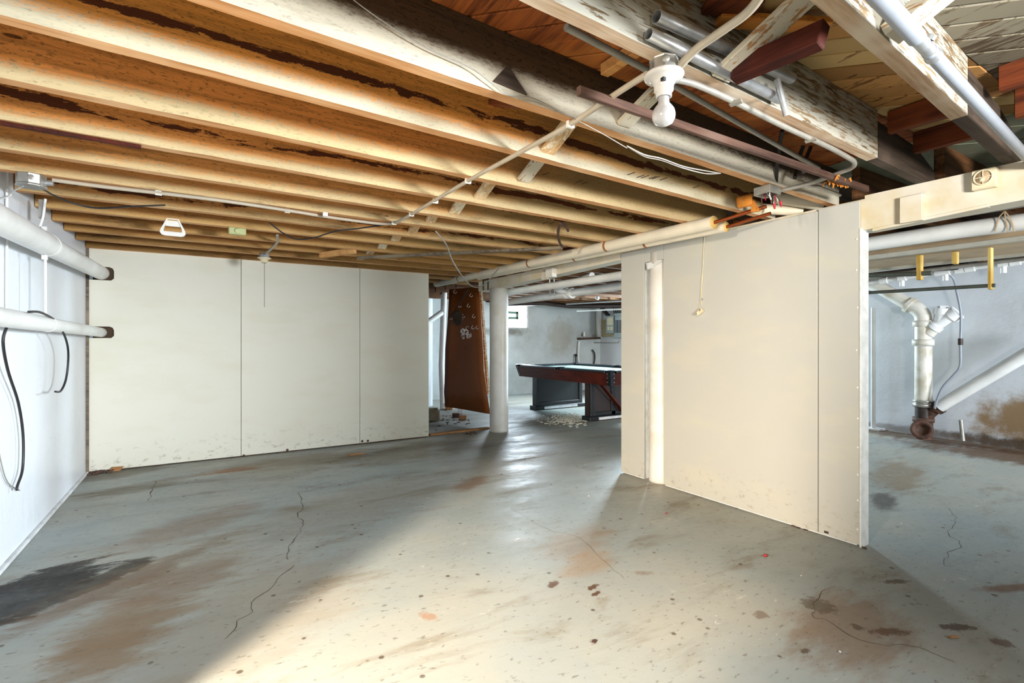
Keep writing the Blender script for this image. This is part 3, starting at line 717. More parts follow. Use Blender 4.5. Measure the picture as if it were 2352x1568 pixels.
# grey plastic pipe with coupling along J-1
gp = thing('grey_pipe', 'grey plastic pipe with a metal coupling along the rightmost white joist', 'pipe', (2.0, 0.58, 1.99))
A_, B_ = at_y(2030, 5, 0.56), at_y(2372, 376, 0.70)
d_ = (B_ - A_)
def along(t): return A_ + d_ * t
MB().tube([along(-0.6), along(0.13)], 0.0215, 16).build('pipe', M['grey_pipe'], gp)
MB().tube([along(0.185), along(1.25)], 0.0185, 16).build('pipe', M['grey_pipe'], gp)
MB().tube([along(0.12), along(0.15), along(0.19), along(0.21)], [0.0185, 0.0175, 0.0175, 0.022], 16).build('coupling', M['galv'], gp)
MB().lathe([(0.012, 0), (0.012, 0.012), (0, 0.012)], along(0.165) + Vector((0, -0.012, 0.012)), (0, -0.6, 0.8), 8, smooth=False).build('clamp_screw', M['galv'], gp)
MB().tube([along(0.955), along(0.97)], 0.0205, 16).build('ring', M['iron'], gp)

# ---- open junction box with wires, above the partition
bx = thing('junction_box', 'open metal junction box with loose wires above the right partition', 'box', box_p)
m = MB(); c = box_p
m.obox(c + Vector((0, 0, 0.02)), (0.05, 0, 0), (0, 0.045, 0), (0, 0, 0.002)).obox(c + Vector((-0.05, 0, 0)), (0.002, 0, 0), (0, 0.045, 0), (0, 0, 0.02)).obox(c + Vector((0.05, 0, 0)), (0.002, 0, 0), (0, 0.045, 0), (0, 0, 0.02)).obox(c + Vector((0, 0.045, 0)), (0.05, 0, 0), (0, 0.002, 0), (0, 0, 0.02)).obox(c + Vector((0, -0.045, 0)), (0.05, 0, 0), (0, 0.002, 0), (0, 0, 0.02))
m.build('box_shell', M['steel'], bx)
for i in range(9):
    a = random.uniform(0, 2*PI); r = 0.03
    q = c + Vector((r * math.cos(a), r * math.sin(a), 0.01))
    e = q + Vector((random.uniform(-0.05, 0.05), random.uniform(-0.05, 0.03), -random.uniform(0.05, 0.10)))
    MB().tube(spline([q, (q + e) / 2 + Vector((random.uniform(-0.02, 0.02), 0, 0.0)), e], 4), 0.003, 6).build('wire', M[['wire_white', 'black', 'rust', 'red'][i % 4]], bx)
    if i < 2: MB().tube([e, e + Vector((0.01, 0, -0.03))], [0.008, 0.004], 8).build('wire_nut', M['red'], bx)
# black cables dropping into the box
for i, (x1, y1_, x2_, y2) in enumerate([(1797, 300, 1782, 425), (1845, 335, 1826, 408), (1862, 338, 1846, 395)]):
    P0, P1 = at_z(x1, y1_, 2.25), at_z(x2_, y2, 2.06)
    tubes('drop_cable', spline([P0, (P0 * 0.6 + P1 * 0.4) + Vector((0.02, 0.02, 0)), P1], 5), 0.010, M['black'], ['black cable dropping from the planks into the open junction box', 'middle black cable beside the straight conduit end', 'rightmost black cable dangling near the conduit bend'][i], 'cable')
# orange shavings of insulation
m = MB()
for i in range(26):
    p = at_z(1918 + random.uniform(-20, 38), 410 + random.uniform(-6, 14), 2.02) ; a = random.uniform(0, 6.3)
    q = p + Vector((math.cos(a) * 0.025, math.sin(a) * 0.025, random.uniform(-0.03, 0.01)))
    m.tube(spline([p, (p + q) / 2 + Vector((0, 0, 0.012)), q], 3), 0.004, 5)
m.build('insulation_scraps', M['orange_foam'], None, 'orange shreds of foam insulation lying on the conduit above the partition', 'insulation', kind='stuff')

# ---- insulated pipes along the girder, with bare copper at their right ends
def ipipe(pa, pb, r, cuts, label):
    pa, pb = Vector(pa), Vector(pb); t = thing('insulated_pipe', label, 'pipe', pa)
    MB().tube([pa, pb], r, 20).build('jacket', M['cream_pipe'], t)
    for c_ in cuts:
        q = pa.lerp(pb, c_); d = (pb - pa).normalized()
        MB().tube([q - d * 0.012, q + d * 0.012], r * 1.02, 20).build('band', M['brown_band'], t)
    d = (pa - pb).normalized()
    MB().lathe([(r * 0.97, 0), (r * 0.97, 0.004), (0, 0.004)], pa, d, 18).build('foam_end', M['yellow_foam'], t)
    return t, d
ua, ub = at_x(1640, 511, 2.92), at_x(1002, 652, 2.95)
t1, d1 = ipipe(ua, ub, 0.045, [0.22, 0.47, 0.83], 'larger cream insulated pipe along the girder, above the thinner one')
MB().tube([ua, at_x(1760, 474, 3.0)], 0.012, 10).build('copper_tube', M['copper'], t1)
la, lb = at_x(1668, 521, 3.02), at_x(1100, 637, 3.04)
t2, d2 = ipipe(la, lb, 0.034, [0.2, 0.45], 'thinner cream insulated pipe tucked below the larger one along the girder')
MB().tube([la, at_x(1770, 490, 3.05)], 0.011, 10).build('copper_tube', M['copper'], t2)
cf = at_x(1730, 458, 2.95)
of = thing('foam_sleeve', 'split orange foam sleeve above the copper tubes', 'insulation', cf)
m = MB(); nn = 16
ring = []
for i in range(nn + 1):
    a = -0.5 + i * (2*PI - 0.9) / nn
    ring.append((a,))
for (r0, r1) in ((0.038, 0.018),):
    vs = []
    ax = Vector((0.35, -0.9, 0.05)).normalized(); u = Vector((0, 0, 1)); w = ax.cross(u).normalized(); u = w.cross(ax)
    for i in range(nn + 1):
        a = ring[i][0]
        for (r, l) in ((r0, 0), (r1, 0), (r1, 0.09), (r0, 0.09)):
            vs.append(cf + (u * math.cos(a) + w * math.sin(a)) * r - ax * l)
    fs = []
    for i in range(nn):
        for q in range(4): fs.append((i*4+q, i*4+(q+1)%4, (i+1)*4+(q+1)%4, (i+1)*4+q))
    m.add(vs, fs + [(0,1,2,3), tuple(nn*4 + q for q in (3,2,1,0))], False)
m.build('foam_tube', M['orange_foam'], of)
MB().prism([cf + Vector((-0.02, -0.02, -0.015)), cf + Vector((0.05, -0.02, -0.07)), cf + Vector((-0.03, -0.02, -0.085))], (0.004, 0.02, 0)).build('foam_flap', M['orange_foam'], of)
for i, (a, b, rr, lab) in enumerate([((1775, 452), (1890, 470), 0.04, 'upper cream pipe sleeve lying on the girder behind the open wire box'), ((1752, 480), (1840, 484), 0.035, 'lower cream pipe sleeve lying on the girder behind the open wire box')]):
    tubes('pipe_sleeve', [at_x(a[0], a[1], 3.22), at_x(b[0], b[1], 3.42)], rr, M['cream_pipe'], lab, 'pipe', 16)

# ---- boxes on the girder face
XB = XR + 0.018
c0, c1 = at_x(2072, 454, XB), at_x(2124, 508, XB)
MB().box(XB - 0.035, XB, c1.y, c0.y, c1.z + 0.004, c0.z - 0.004).build('cover_box', M['beam'], None, 'blank cream wooden box on the girder above the partition end', 'box', bev=0.003)
c0, c1 = at_x(2240, 385, XB), at_x(2292, 438, XB)
vt = thing('round_vent', 'square cream vent with a round grille on the girder at far right', 'vent', ((XB, (c0.y + c1.y) / 2, c1.z)))
yc, zc = (c0.y + c1.y) / 2, (c0.z + c1.z) / 2 - 0.005; hs = (c0.y - c1.y) / 2 + 0.006
MB().box(XB - 0.045, XB, yc - hs, yc + hs, zc - hs, zc + hs).build('plate', M['ivory'], vt, bev=0.006)
MB().lathe([(0.038, 0), (0.038, 0.006), (0.033, 0.008), (0.031, 0.004), (0.031, 0)], (XB - 0.045, yc, zc + 0.006), (-1, 0, 0), 28).build('ring', M['ivory'], vt)
MB().lathe([(0.03, 0.0), (0.03, 0.001), (0, 0.001)], (XB - 0.0455, yc, zc + 0.006), (-1, 0, 0), 28).build('recess', M['duct'], vt)
MB().box(XB - 0.053, XB - 0.047, yc - 0.0015, yc + 0.0015, zc - 0.025, zc + 0.037).box(XB - 0.053, XB - 0.047, yc - 0.031, yc + 0.031, zc + 0.0045, zc + 0.0075).build('cross_bar', M['ivory'], vt)
MB().lathe([(0.012, 0.0), (0.010, 0.006), (0, 0.008)], (XB - 0.046, yc + 0.004, zc - 0.004), (-1, 0, 0), 16).build('hub', M['ivory'], vt)
c0, c1 = at_x(1248, 622, XB), at_x(1278, 641, XB)
MB().box(XB - 0.03, XB, at_x(1261, 630, XB).y, c0.y, at_x(1255, 642, XB).z, at_x(1255, 624, XB).z).build('cover_box', M['beam'], None, 'small flat cream box on the girder above the far opening', 'box', bev=0.003)
MB().box(XB - 0.06, XB, at_x(1279, 630, XB).y, at_x(1263, 630, XB).y, at_x(1268, 638, XB).z, at_x(1268, 618, XB).z).build('cover_box', M['column'], None, 'deeper cream box on the girder, right of the small flat box', 'box', bev=0.003)

# ---- hanging cord with adapter on the right partition
cd = thing('hanging_cord', 'ivory cord with a triple-tap plug hanging on the right partition', 'cord', at_x(1610, 728, XR))
xf = XR - 0.006
MB().tube(spline([at_x(1618, 532, xf), at_x(1616, 580, xf), at_x(1613, 640, xf), at_x(1611, 700, xf)], 5), 0.0028, 6).build('cord', M['ivory'], cd)
MB().tube(spline([at_x(1618, 532, xf), at_x(1615, 600, xf), at_x(1611, 650, xf), at_x(1607, 712, xf)], 5), 0.0024, 6).build('cord', M['ivory'], cd)
P_ = at_x(1608, 716, XR - 0.018); ax = Vector((0, -0.8, 0.6))
MB().obox(P_, ax * 0.028, Vector((0, 0.6, 0.8)) * 0.016, (0.015, 0, 0)).build('tap_block', M['ivory'], cd, bev=0.004)
for s_ in (-1, 1):
    MB().lathe([(0.012, 0), (0.012, 0.006), (0, 0.006)], P_ + ax * 0.022 * s_ + Vector((-0.014, 0, 0)), (-1, 0, 0), 12).build('socket_face', M['ivory'], cd)
    MB().obox(P_ + ax * 0.022 * s_ + Vector((-0.021, 0, 0)), (0.001, 0, 0), (0, 0.002, 0), (0, 0, 0.005)).build('slot', M['black'], cd)
MB().obox(at_x(1613, 687, xf), (0.004, 0, 0), (0, 0.003, 0), (0, 0, 0.006)).build('cord_tag', M['grey_pipe'], cd)

# ================================================================== LEFT WALL PIPES
def wallpipe(ya, za, yb, zb, r0, label, ring_px):
    x = XL + 0.105
    t = thing('wall_pipe', label, 'pipe', (x, ya, za))
    MB().tube([(x, ya, za), (x, 4.05, za + (zb - za) * (4.05 - ya) / (yb - ya))], r0, 24).build('pipe', M['white_pipe'], t)
    zr = za + (zb - za) * (4.05 - ya) / (yb - ya)
    MB().tube([(x, 4.05, zr), (x, yb, zb)], r0 * 0.93, 24).build('pipe', M['white_pipe'], t)
    MB().tube([(x, 4.03, zr), (x, 4.07, zr)], r0 * 1.03, 24).build('joint_ring', M['white_pipe'], t)
    return t, x, zr
up, xu, zu = wallpipe(2.2, 1.735, YB + 0.05, 1.832, 0.066, 'upper white pipe along the left wall', 100)
lo, xo, zo = wallpipe(2.2, 1.325, YB + 0.05, 1.283, 0.046, 'lower white pipe along the left wall', 95)
# strap hangers
m = MB(); m.tube([(xu, 4.0, 2.05), (xu - 0.01, 4.0, 1.94), (xu - 0.03, 4.0, 1.86), (xu - 0.03, 4.0, zu + 0.05)], 0.007, 8)
m.build('hanger_rod', M['white_pipe'], up); MB().obox((xu - 0.02, 4.02, 1.99), (0.012, 0, 0), (0, 0.015, 0), (0, 0, 0.055)).build('hanger_plate', M['steel'], up)
MB().tube([(xu, 4.0, zu - 0.06), (xu + 0.0, 4.0, zo + 0.045)], 0.007, 8).build('hanger_rod', M['white_pipe'], lo)
for dz in (-0.085, 0.085): MB().obox((xu + 0.0, 3.985, zu + dz), (0.012, 0, 0), (0, 0.014, 0), (0, 0, 0.012)).build('hanger_clip', M['white_pipe'], up)
MB().obox((xo, 3.99, zo + 0.052), (0.014, 0, 0), (0, 0.018, 0), (0, 0, 0.012)).build('hanger_clip', M['white_pipe'], lo)
# black cables on the lower pipe and wall
xk = XL + 0.06
tubes('black_cable', spline([at_x(66, 716, XL + 0.15), at_x(95, 718, XL + 0.15), at_x(128, 738, XL + 0.13), at_x(150, 775, XL + 0.12), at_x(157, 815, XL + 0.11), at_x(152, 868, XL + 0.10), at_x(140, 897, XL + 0.09), at_x(127, 899, XL + 0.09)], 6), 0.0065, M['black'], 'black cable looping over the lower wall pipe with a free end', 'cable')
tubes('black_cable', spline([at_x(16, 750, XL + 0.06), at_x(7, 785, XL + 0.05), at_x(18, 850, XL + 0.04), at_x(42, 925, XL + 0.03), at_x(53, 1000, XL + 0.03), at_x(52, 1075, XL + 0.03), at_x(40, 1115, XL + 0.03), at_x(39, 1126, XL + 0.03)], 6), 0.0065, M['black'], 'black cable hanging down the left wall below the lower pipe', 'cable')
tubes('thin_wire', spline([at_x(-10, 990, XL + 0.012), at_x(2, 1060, XL + 0.012), at_x(18, 1108, XL + 0.012), at_x(45, 1126, XL + 0.012)], 6), 0.003, M['conduit'], 'thin grey wire curving down the left wall to the black cable end', 'wire')
tubes('thin_wire', [at_x(16, 395, XL + 0.02), at_x(16, 440, XL + 0.015), at_x(16, 520, XL + 0.012), at_x(15, 740, XL + 0.012)], 0.006, M['white_pipe'], 'white painted wire running straight up the left wall behind both pipes', 'wire')

# ---- junction box upper left
jb = at_z(72, 415, ZJ - 0.03)
jo = thing('octagon_box', 'grey round junction box under the joists by the left wall', 'box', jb)
MB().lathe([(0, 0.03), (0.058, 0.03), (0.06, 0.026), (0.06, -0.022), (0.064, -0.026), (0.062, -0.032), (0, -0.033)], jb, (0, 0, 1), 8, smooth=False).build('box_shell', M['steel'], jo, bev=0.002)
MB().lathe([(0.013, 0), (0.013, 0.002), (0.010, 0.003), (0, 0.002)], jb + Vector((0.01, -0.057, 0.005)), (0.1, -1, 0), 12).build('knockout', M['steel'], jo)
MB().tube([jb + Vector((0.055, 0.0, 0.0)), jb + Vector((0.085, 0.0, 0.0))], 0.014, 10).build('connector', M['galv'], jo)
MB().tube(spline([jb + Vector((-0.03, 0.0, -0.03)), at_x(30, 440, XL + 0.05), at_x(22, 450, XL + 0.03), at_x(-5, 458, XL + 0.02)], 5), 0.004, 6).build('wire', M['white_pipe'], jo)
tubes('droop_cable', spline([jb + Vector((0.04, 0.03, -0.03)), at_z(130, 452, 2.0), at_z(180, 470, 1.985), at_z(230, 478, 1.98), at_z(300, 474, 2.0), at_z(380, 471, 2.03)], 6), 0.005, M['black'], 'thin dark cable sagging from the round junction box at upper left', 'cable')
tubes('droop_cable', spline([at_z(620, 512, 2.05), at_z(650, 535, 2.0), at_z(680, 549, 1.98), at_z(720, 546, 1.98), at_z(770, 531, 2.0), at_z(820, 525, 2.03), at_z(890, 515, 2.04)], 6), 0.005, M['black'], 'thin dark cable sagging under the joists in the middle of the ceiling', 'cable')
tubes('droop_cable', spline([at_z(1000, 530, 2.05), at_z(1024, 560, 1.97), at_z(1040, 600, 1.90), at_z(1062, 634, 1.84), at_z(1084, 657, 1.80), at_z(1104, 658, 1.80), at_z(1122, 644, 1.83), at_z(1145, 616, 1.92)], 6), 0.006, M['conduit'], 'grey cable hanging in a deep loop above the brown board', 'cable')
# bell wires stapled along the dark joist
tubes('bell_wire', spline([at_y(800, -10, 1.43), at_y(870, 42, 1.44), at_y(980, 110, 1.45), at_y(1080, 155, 1.455), at_y(1130, 192, 1.46), at_y(1165, 217, 1.465), at_y(1225, 226, 1.47), at_y(1300, 263, 1.475), at_y(1380, 305, 1.48), at_y(1440, 340, 1.485)], 5), 0.002, M['conduit'], 'thin twisted bell wire stapled along the lower edge of the dark joist', 'wire')
for k_, dy in enumerate((0, 4)):
    tubes('bell_wire', spline([at_z(1440, 335, 2.045), at_z(1480, 355 + dy, 2.02), at_z(1520, 364 + dy, 2.01), at_z(1570, 382 + dy, 2.01), at_z(1620, 392 + dy * 1.6, 2.04), at_z(1655, 398, 2.05)], 5), 0.0025, M['wire_white'], ['upper strand of the white wires sagging below the dark joist', 'lower strand of the white wires sagging below the dark joist'][k_], 'wire')

# ---- small things hung under the joists
P_ = at_y(397, 522, 4.26); w_ = 0.072; h_ = 0.115
hk = thing('white_hook', 'white plastic hanger of trapezoid shape under the joists at upper left', 'hanger', P_)
O = P_; out_ = [(-0.033, 0.062), (0.033, 0.062), (0.070, -0.022), (0.072, -0.040), (0.062, -0.055), (0.045, -0.060), (-0.045, -0.060), (-0.062, -0.055), (-0.072, -0.040), (-0.070, -0.022)]
inn = [(-0.028, 0.055), (0.028, 0.055), (0.05, -0.01), (0.052, -0.025), (0.045, -0.035), (0.035, -0.036), (-0.035, -0.036), (-0.045, -0.035), (-0.052, -0.025), (-0.05, -0.01)]
def FR(a, b, dd): return O + Vector((a * 1.05, dd, b))
vs = [FR(a, b, 0) for a, b in out_] + [FR(a, b, 0) for a, b in inn] + [FR(a, b, 0.02) for a, b in out_] + [FR(a, b, 0.02) for a, b in inn]
n = len(out_); fs = []
for i in range(n):
    j = (i + 1) % n
    fs += [(i, j, n+j, n+i), (2*n+j, 2*n+i, 3*n+i, 3*n+j), (j, i, 2*n+i, 2*n+j), (n+i, n+j, 3*n+j, 3*n+i)]
MB().add(vs, fs).build('frame', M['white_plastic'], hk)
MB().prism([FR(-0.03, 0.058, 0.006), FR(0.03, 0.058, 0.006), FR(0.042, 0.008, 0.006), FR(-0.042, 0.008, 0.006)], (0, 0.006, 0)).build('web', M['white_plastic'], hk)
MB().prism([FR(-0.045, -0.03, 0.006), FR(0.045, -0.03, 0.006), FR(0.05, -0.04, 0.006), FR(-0.05, -0.04, 0.006)], (0, 0.006, 0)).build('lip', M['white_plastic'], hk)
P_ = at_y(545, 531, 4.28)
gb = thing('green_box', 'small pale green plastic tray fixed under a joist', 'tray', P_)
MB().obox(P_, (0.058, 0, 0), (0, 0.02, 0), (0, 0, 0.026)).build('tray_body', M['green_plastic'], gb, bev=0.006)
MB().lathe([(0.02, 0), (0.02, 0.004), (0.015, 0.006), (0, 0.004)], P_ + Vector((0, -0.021, 0)), (0, -1, 0), 14).build('tray_ring', M['green_plastic'], gb)
S_ = at_z(607, 592, 1.995)
sk = thing('pull_chain_socket', 'metal pull-chain lamp socket hanging before the back partition', 'lamp', S_)
MB().tube(spline([at_z(637, 540, ZJ), at_z(637, 556, ZJ - 0.01), at_z(622, 572, ZJ - 0.02), S_ + Vector((0, 0, 0.03))], 5), 0.011, 8).build('cable_tail', M['conduit'], sk)
MB().lathe([(0, 0.04), (0.044, 0.04), (0.046, 0.036), (0.046, 0.0), (0, 0.0)], S_, (0, 0, 1), 8, smooth=False).build('outlet_box', M['galv'], sk)
MB().lathe([(0.0, 0.0), (0.060, 0.0), (0.060, -0.006), (0.05, -0.010), (0.034, -0.018), (0.03, -0.045), (0.022, -0.05), (0.018, -0.03), (0, -0.03)], S_, (0, 0, 1), 20).build('socket', M['ivory'], sk)
MB().tube([S_ + Vector((0, -0.01, -0.03)), S_ + Vector((0.0, -0.01, -0.47))], 0.0018, 5).build('pull_chain', M['iron'], sk)
# loose timber under the joists
MB().bar(at_z(822, 592, 2.015), at_z(1292, 569, 2.015), 0.045, 0.026).build('loose_board', M['grey_timber'], None, 'long grey weathered batten wedged under the joists above the back partition', 'batten', bev=0.002)
MB().bar(at_z(736, 586, 2.02), at_z(816, 575, 2.045), 0.04, 0.05).build('loose_board', M['bare'], None, 'short pale bare board poking out under the joists above the back partition', 'board', bev=0.002)
MB().bar(at_z(-60, 272, 2.043), at_z(324, 338, 2.043), 0.022, 0.014).build('loose_strip', M['mahogany'], None, 'thin dark red wooden strip along the underside of a joist at upper left', 'strip', bev=0.002)
# reddish plumber strap curl
tubes('strap_hook', spline([at_z(1288, 512, 2.06), at_z(1282, 532, 2.04), at_z(1284, 552, 2.0), at_z(1292, 566, 1.98), at_z(1303, 566, 1.985)], 5), [0.012] * 6 + [0.010] * 10 + [0.006] * 5, M['rust'], 'reddish brown hook hanging from a joist above the insulated pipes', 'hook')
tubes('strap_hook', spline([at_z(1292, 512, 2.06), at_z(1300, 520, 2.05), at_z(1305, 530, 2.04)], 5), 0.010, M['rust'], 'short reddish prong beside the brown hook above the insulated pipes', 'hook')
# threaded rods by the column top
for i, x in enumerate((1110, 1121)):
    tubes('hanger_rod', [at_y(x, 608, 5.75), at_y(x, 666, 5.75)], 0.010, M['iron'], ['left dark iron rod dropping past the insulated pipe by the column', 'right dark iron rod dropping past the insulated pipe by the column'][i], 'rod', 8)

# ================================================================== ALCOVE: brown board and junk
bb = thing('brown_board', 'warped brown hardboard sheet leaning behind the white column', 'board', at_t(1075, 945, 7.6))
cor = [((1030, 664), 7.9), ((1101, 657), 7.55), ((1109, 760), 7.45), ((1113, 850), 7.35), ((1124, 900), 7.25), ((1124, 950), 7.2), ((1085, 941), 7.4), ((1050, 938), 7.55), ((1021, 934), 7.7), ((1020, 850), 7.8), ((1026, 760), 7.85)]
# build a warped grid between left and right edges
Lp = [((1032, 664), 7.9), ((1028, 740), 7.9), ((1023, 800), 7.87), ((1022, 850), 7.82), ((1020, 900), 7.78), ((1022, 934), 7.72)]
Rp = [((1100, 658), 7.55), ((1106, 735), 7.5), ((1110, 800), 7.45), ((1112, 850), 7.38), ((1118, 895), 7.3), ((1126, 950), 7.2)]
L_ = [at_t(*p, t) for p, t in Lp]; R_ = [at_t(*p, t) for p, t in Rp]
vs = []; nc = 8
for a, b in zip(L_, R_):
    for c_ in range(nc + 1): vs.append(a.lerp(b, c_ / nc) + FV * (0.03 * math.sin(c_ / nc * PI * 1.6)))
fs = [(r*(nc+1)+c_, r*(nc+1)+c_+1, (r+1)*(nc+1)+c_+1, (r+1)*(nc+1)+c_) for r in range(5) for c_ in range(nc)]
o = MB().add(vs, fs, True).build('sheet', M['brown_board'], bb)
sm = o.modifiers.new('thick', 'SOLIDIFY'); sm.thickness = 0.006; sm.offset = 0
MB().bar(at_t(1104, 664, 7.62), at_t(1121, 905, 7.42), 0.03, 0.06).build('stud', M['bare_pale'], bb)
for (x, y) in [(1045, 670), (1082, 678), (1056, 702), (1088, 726), (1064, 726), (1086, 752), (1096, 752), (1036, 730), (1076, 702)]:
    c_ = at_t(x, y, 7.45); r = 0.022
    MB().tube([c_ + RV * 0.0 + Vector((0, 0, 0.03))] + [c_ + RV * (r * math.sin(a)) - Vector((0, 0, r * math.cos(a) * 1)) for a in [-1.5, -0.9, -0.3, 0.3, 0.9, 1.5]][::1], 0.0035, 5).build('hook', M['wire_white'], bb)
c_ = at_t(1052, 730, 7.5)
MB().lathe([(0.115, 0), (0.115, 0.012), (0.085, 0.014), (0.06, 0.008), (0, 0.008)], c_, -FV - RV * 0.9, 24).build('saw_disc', M['saw'], bb)
m = MB()
for i in range(14):
    p = at_t(1070 + random.uniform(-9, 9), 763 + random.uniform(-9, 10), 7.44)
    m.tube([p + RV * 0.025 * math.cos(a) + Vector((0, 0, 0.035 * math.sin(a))) for a in [q * 0.9 + i for q in range(6)]], 0.003, 5)
m.build('wire_bundle', M['wire_white'], bb, kind='stuff')
tubes('floor_pipe', [at_z(1018, 940, 0.0), at_t(1014, 840, 9.2), at_t(1019, 690, 9.2), at_t(1022, 640, 9.2)], 0.055, M['white_pipe'], 'white pipe standing from floor to ceiling left of the brown board', 'pipe', 14)
tubes('alcove_pipe', [at_t(975, 745, 8.6), at_t(1014, 718, 8.9)], 0.05, M['white_pipe'], 'short slanting white pipe behind the end of the back partition', 'pipe', 14)
tubes('alcove_cable', spline([at_t(1030, 732, 7.4), at_t(1045, 712, 7.3), at_t(1060, 690, 7.2), at_t(1074, 664, 7.1)], 4), 0.008, M['black'], 'black cable slanting across the top of the brown board', 'cable')
cr = thing('wood_crate', 'small whitish open wooden crate on the floor behind the partition end', 'crate', at_z(998, 966))
p = at_z(984, 966); q = at_z(1013, 965); dx = (q - p).normalized(); dy = Vector((-dx.y, dx.x, 0)); L = 0.42
for (o_, a, b) in ((p + dx * 0.0, dx * L / 2, dy * 0.01), (p + dy * 0.3, dx * L / 2, dy * 0.01)):
    pass
c_ = p + dx * -0.05
for off, a, b in ((dy * 0.0, dx, dy), (dy * 0.35, dx, dy)):
    MB().obox(c_ + off + Vector((0, 0, 0.075)), a * L / 2, b * 0.009, (0, 0, 0.075)).build('crate_side', M['white_flake_b'], cr)
for s_ in (-1, 1):
    MB().obox(c_ + dx * L / 2 * s_ + dy * 0.175 + Vector((0, 0, 0.075)), dx * 0.009, dy * 0.175, (0, 0, 0.075)).build('crate_end', M['white_flake_b'], cr)
MB().obox(c_ + dy * 0.175 + Vector((0, 0, 0.008)), dx * L / 2, dy * 0.175, (0, 0, 0.008)).build('crate_bottom', M['grey_timber'], cr)
for i, (x, y, s_, mt, lab) in enumerate([(1032, 940, 0.06, 'chip', 'upright wood block under the left edge of the brown board'), (1047, 957, 0.055, 'rust', 'dark reddish block on the floor below the brown board'), (1063, 963, 0.055, 'cinder', 'tan brick piece on the floor below the brown board'), (1058, 950, 0.04, 'table_white', 'pale stub standing under the middle of the brown board')]):
    p = at_z(x, y); hgt = [0.12, 0.06, 0.065, 0.10][i]
    MB().obox(p + Vector((0, 0, hgt / 2 + 0.001)), RV * s_, FV * s_ * 0.6, (0, 0, hgt / 2)).build('floor_block', M[mt], None, lab, 'block', bev=0.006)
m = MB()
for i in range(40):
    p = at_z(1035 + random.gauss(0, 25), 962 + random.gauss(0, 10), 0.004); s_ = random.uniform(0.006, 0.025)
    m.obox(p, RV * s_, FV * s_ * 0.5, (0, 0, 0.004))
m.build('floor_debris', M['rust'], None, 'dark scattered debris on the floor below the brown board', 'debris', kind='stuff')
m = MB()
for i in range(8):
    p = at_z(1083 + random.gauss(0, 8), 996 + random.gauss(0, 2), 0.006); s_ = random.uniform(0.008, 0.02)
    m.obox(p, RV * s_, FV * s_ * 0.5, (0, 0, 0.006))
m.build('floor_debris', M['rust'], None, 'few dark crumbs on the floor before the wooden sill strip', 'debris', kind='stuff')

# ================================================================== POOL TABLE
TX0, TX1, TY0, TY1, TZ = 4.73, 6.10, 5.10, 7.53, 0.79
pt = thing('pool_table', 'dark mahogany pool table with pale teal cloth in the far room', 'pool table', ((TX0 + TX1) / 2, (TY0 + TY1) / 2, 0))
ins, ah = 0.05, 0.175
def apron(a, b, inward):
    a, b, inw = Vector(a), Vector(b), Vector(inward); d = (b - a).normalized()
    p0 = a + Vector((0, 0, TZ - 0.03)); p1 = b + Vector((0, 0, TZ - 0.03))
    q0 = a + inw * ins + d * ins + Vector((0, 0, TZ - 0.03 - ah)); q1 = b + inw * ins - d * ins + Vector((0, 0, TZ - 0.03 - ah))
    vs = [p0, p1, q1, q0, p0 + inw * 0.03, p1 + inw * 0.03, q1 + inw * 0.03, q0 + inw * 0.03]
    MB().add(vs, [(0,1,2,3),(7,6,5,4),(0,4,5,1),(1,5,6,2),(2,6,7,3),(3,7,4,0)]).build('apron', M['apron'], pt, bev=0.003)
apron((TX0, TY0, 0), (TX0, TY1, 0), (1, 0, 0)); apron((TX1, TY1, 0), (TX1, TY0, 0), (-1, 0, 0))
apron((TX1, TY0, 0), (TX0, TY0, 0), (0, 1, 0)); apron((TX0, TY1, 0), (TX1, TY1, 0), (0, -1, 0))
MB().box(TX0 + 0.1, TX1 - 0.1, TY0 + 0.1, TY1 - 0.1, TZ - 0.06, TZ - 0.035).build('bed', M['cloth'], pt)
rw = 0.12
rails = [(TX0, TX0 + rw, TY0 + 0.12, (TY0 + TY1) / 2 - 0.06), (TX0, TX0 + rw, (TY0 + TY1) / 2 + 0.06, TY1 - 0.12), (TX1 - rw, TX1, TY0 + 0.12, (TY0 + TY1) / 2 - 0.06), (TX1 - rw, TX1, (TY0 + TY1) / 2 + 0.06, TY1 - 0.12), (TX0 + 0.12, TX1 - 0.12, TY0, TY0 + rw), (TX0 + 0.12, TX1 - 0.12, TY1 - rw, TY1)]
for i, (a, b, c_, d) in enumerate(rails):
    r_ = MB().box(a, b, c_, d, TZ - 0.032, TZ).build('rail', M['rail'], pt, bev=0.006)
    # cushion nose in cloth
    if i < 2: MB().box(b - 0.045, b + 0.012, c_ + 0.02, d - 0.02, TZ - 0.03, TZ + 0.002).build('cushion', M['rail'], pt, bev=0.006)
    elif i < 4: MB().box(a - 0.012, a + 0.045, c_ + 0.02, d - 0.02, TZ - 0.03, TZ + 0.002).build('cushion', M['rail'], pt, bev=0.006)
    elif i == 4: MB().box(a + 0.02, b - 0.02, d - 0.045, d + 0.012, TZ - 0.03, TZ + 0.002).build('cushion', M['rail'], pt, bev=0.006)
    else: MB().box(a + 0.02, b - 0.02, c_ - 0.012, c_ + 0.045, TZ - 0.03, TZ + 0.002).build('cushion', M['rail'], pt, bev=0.006)
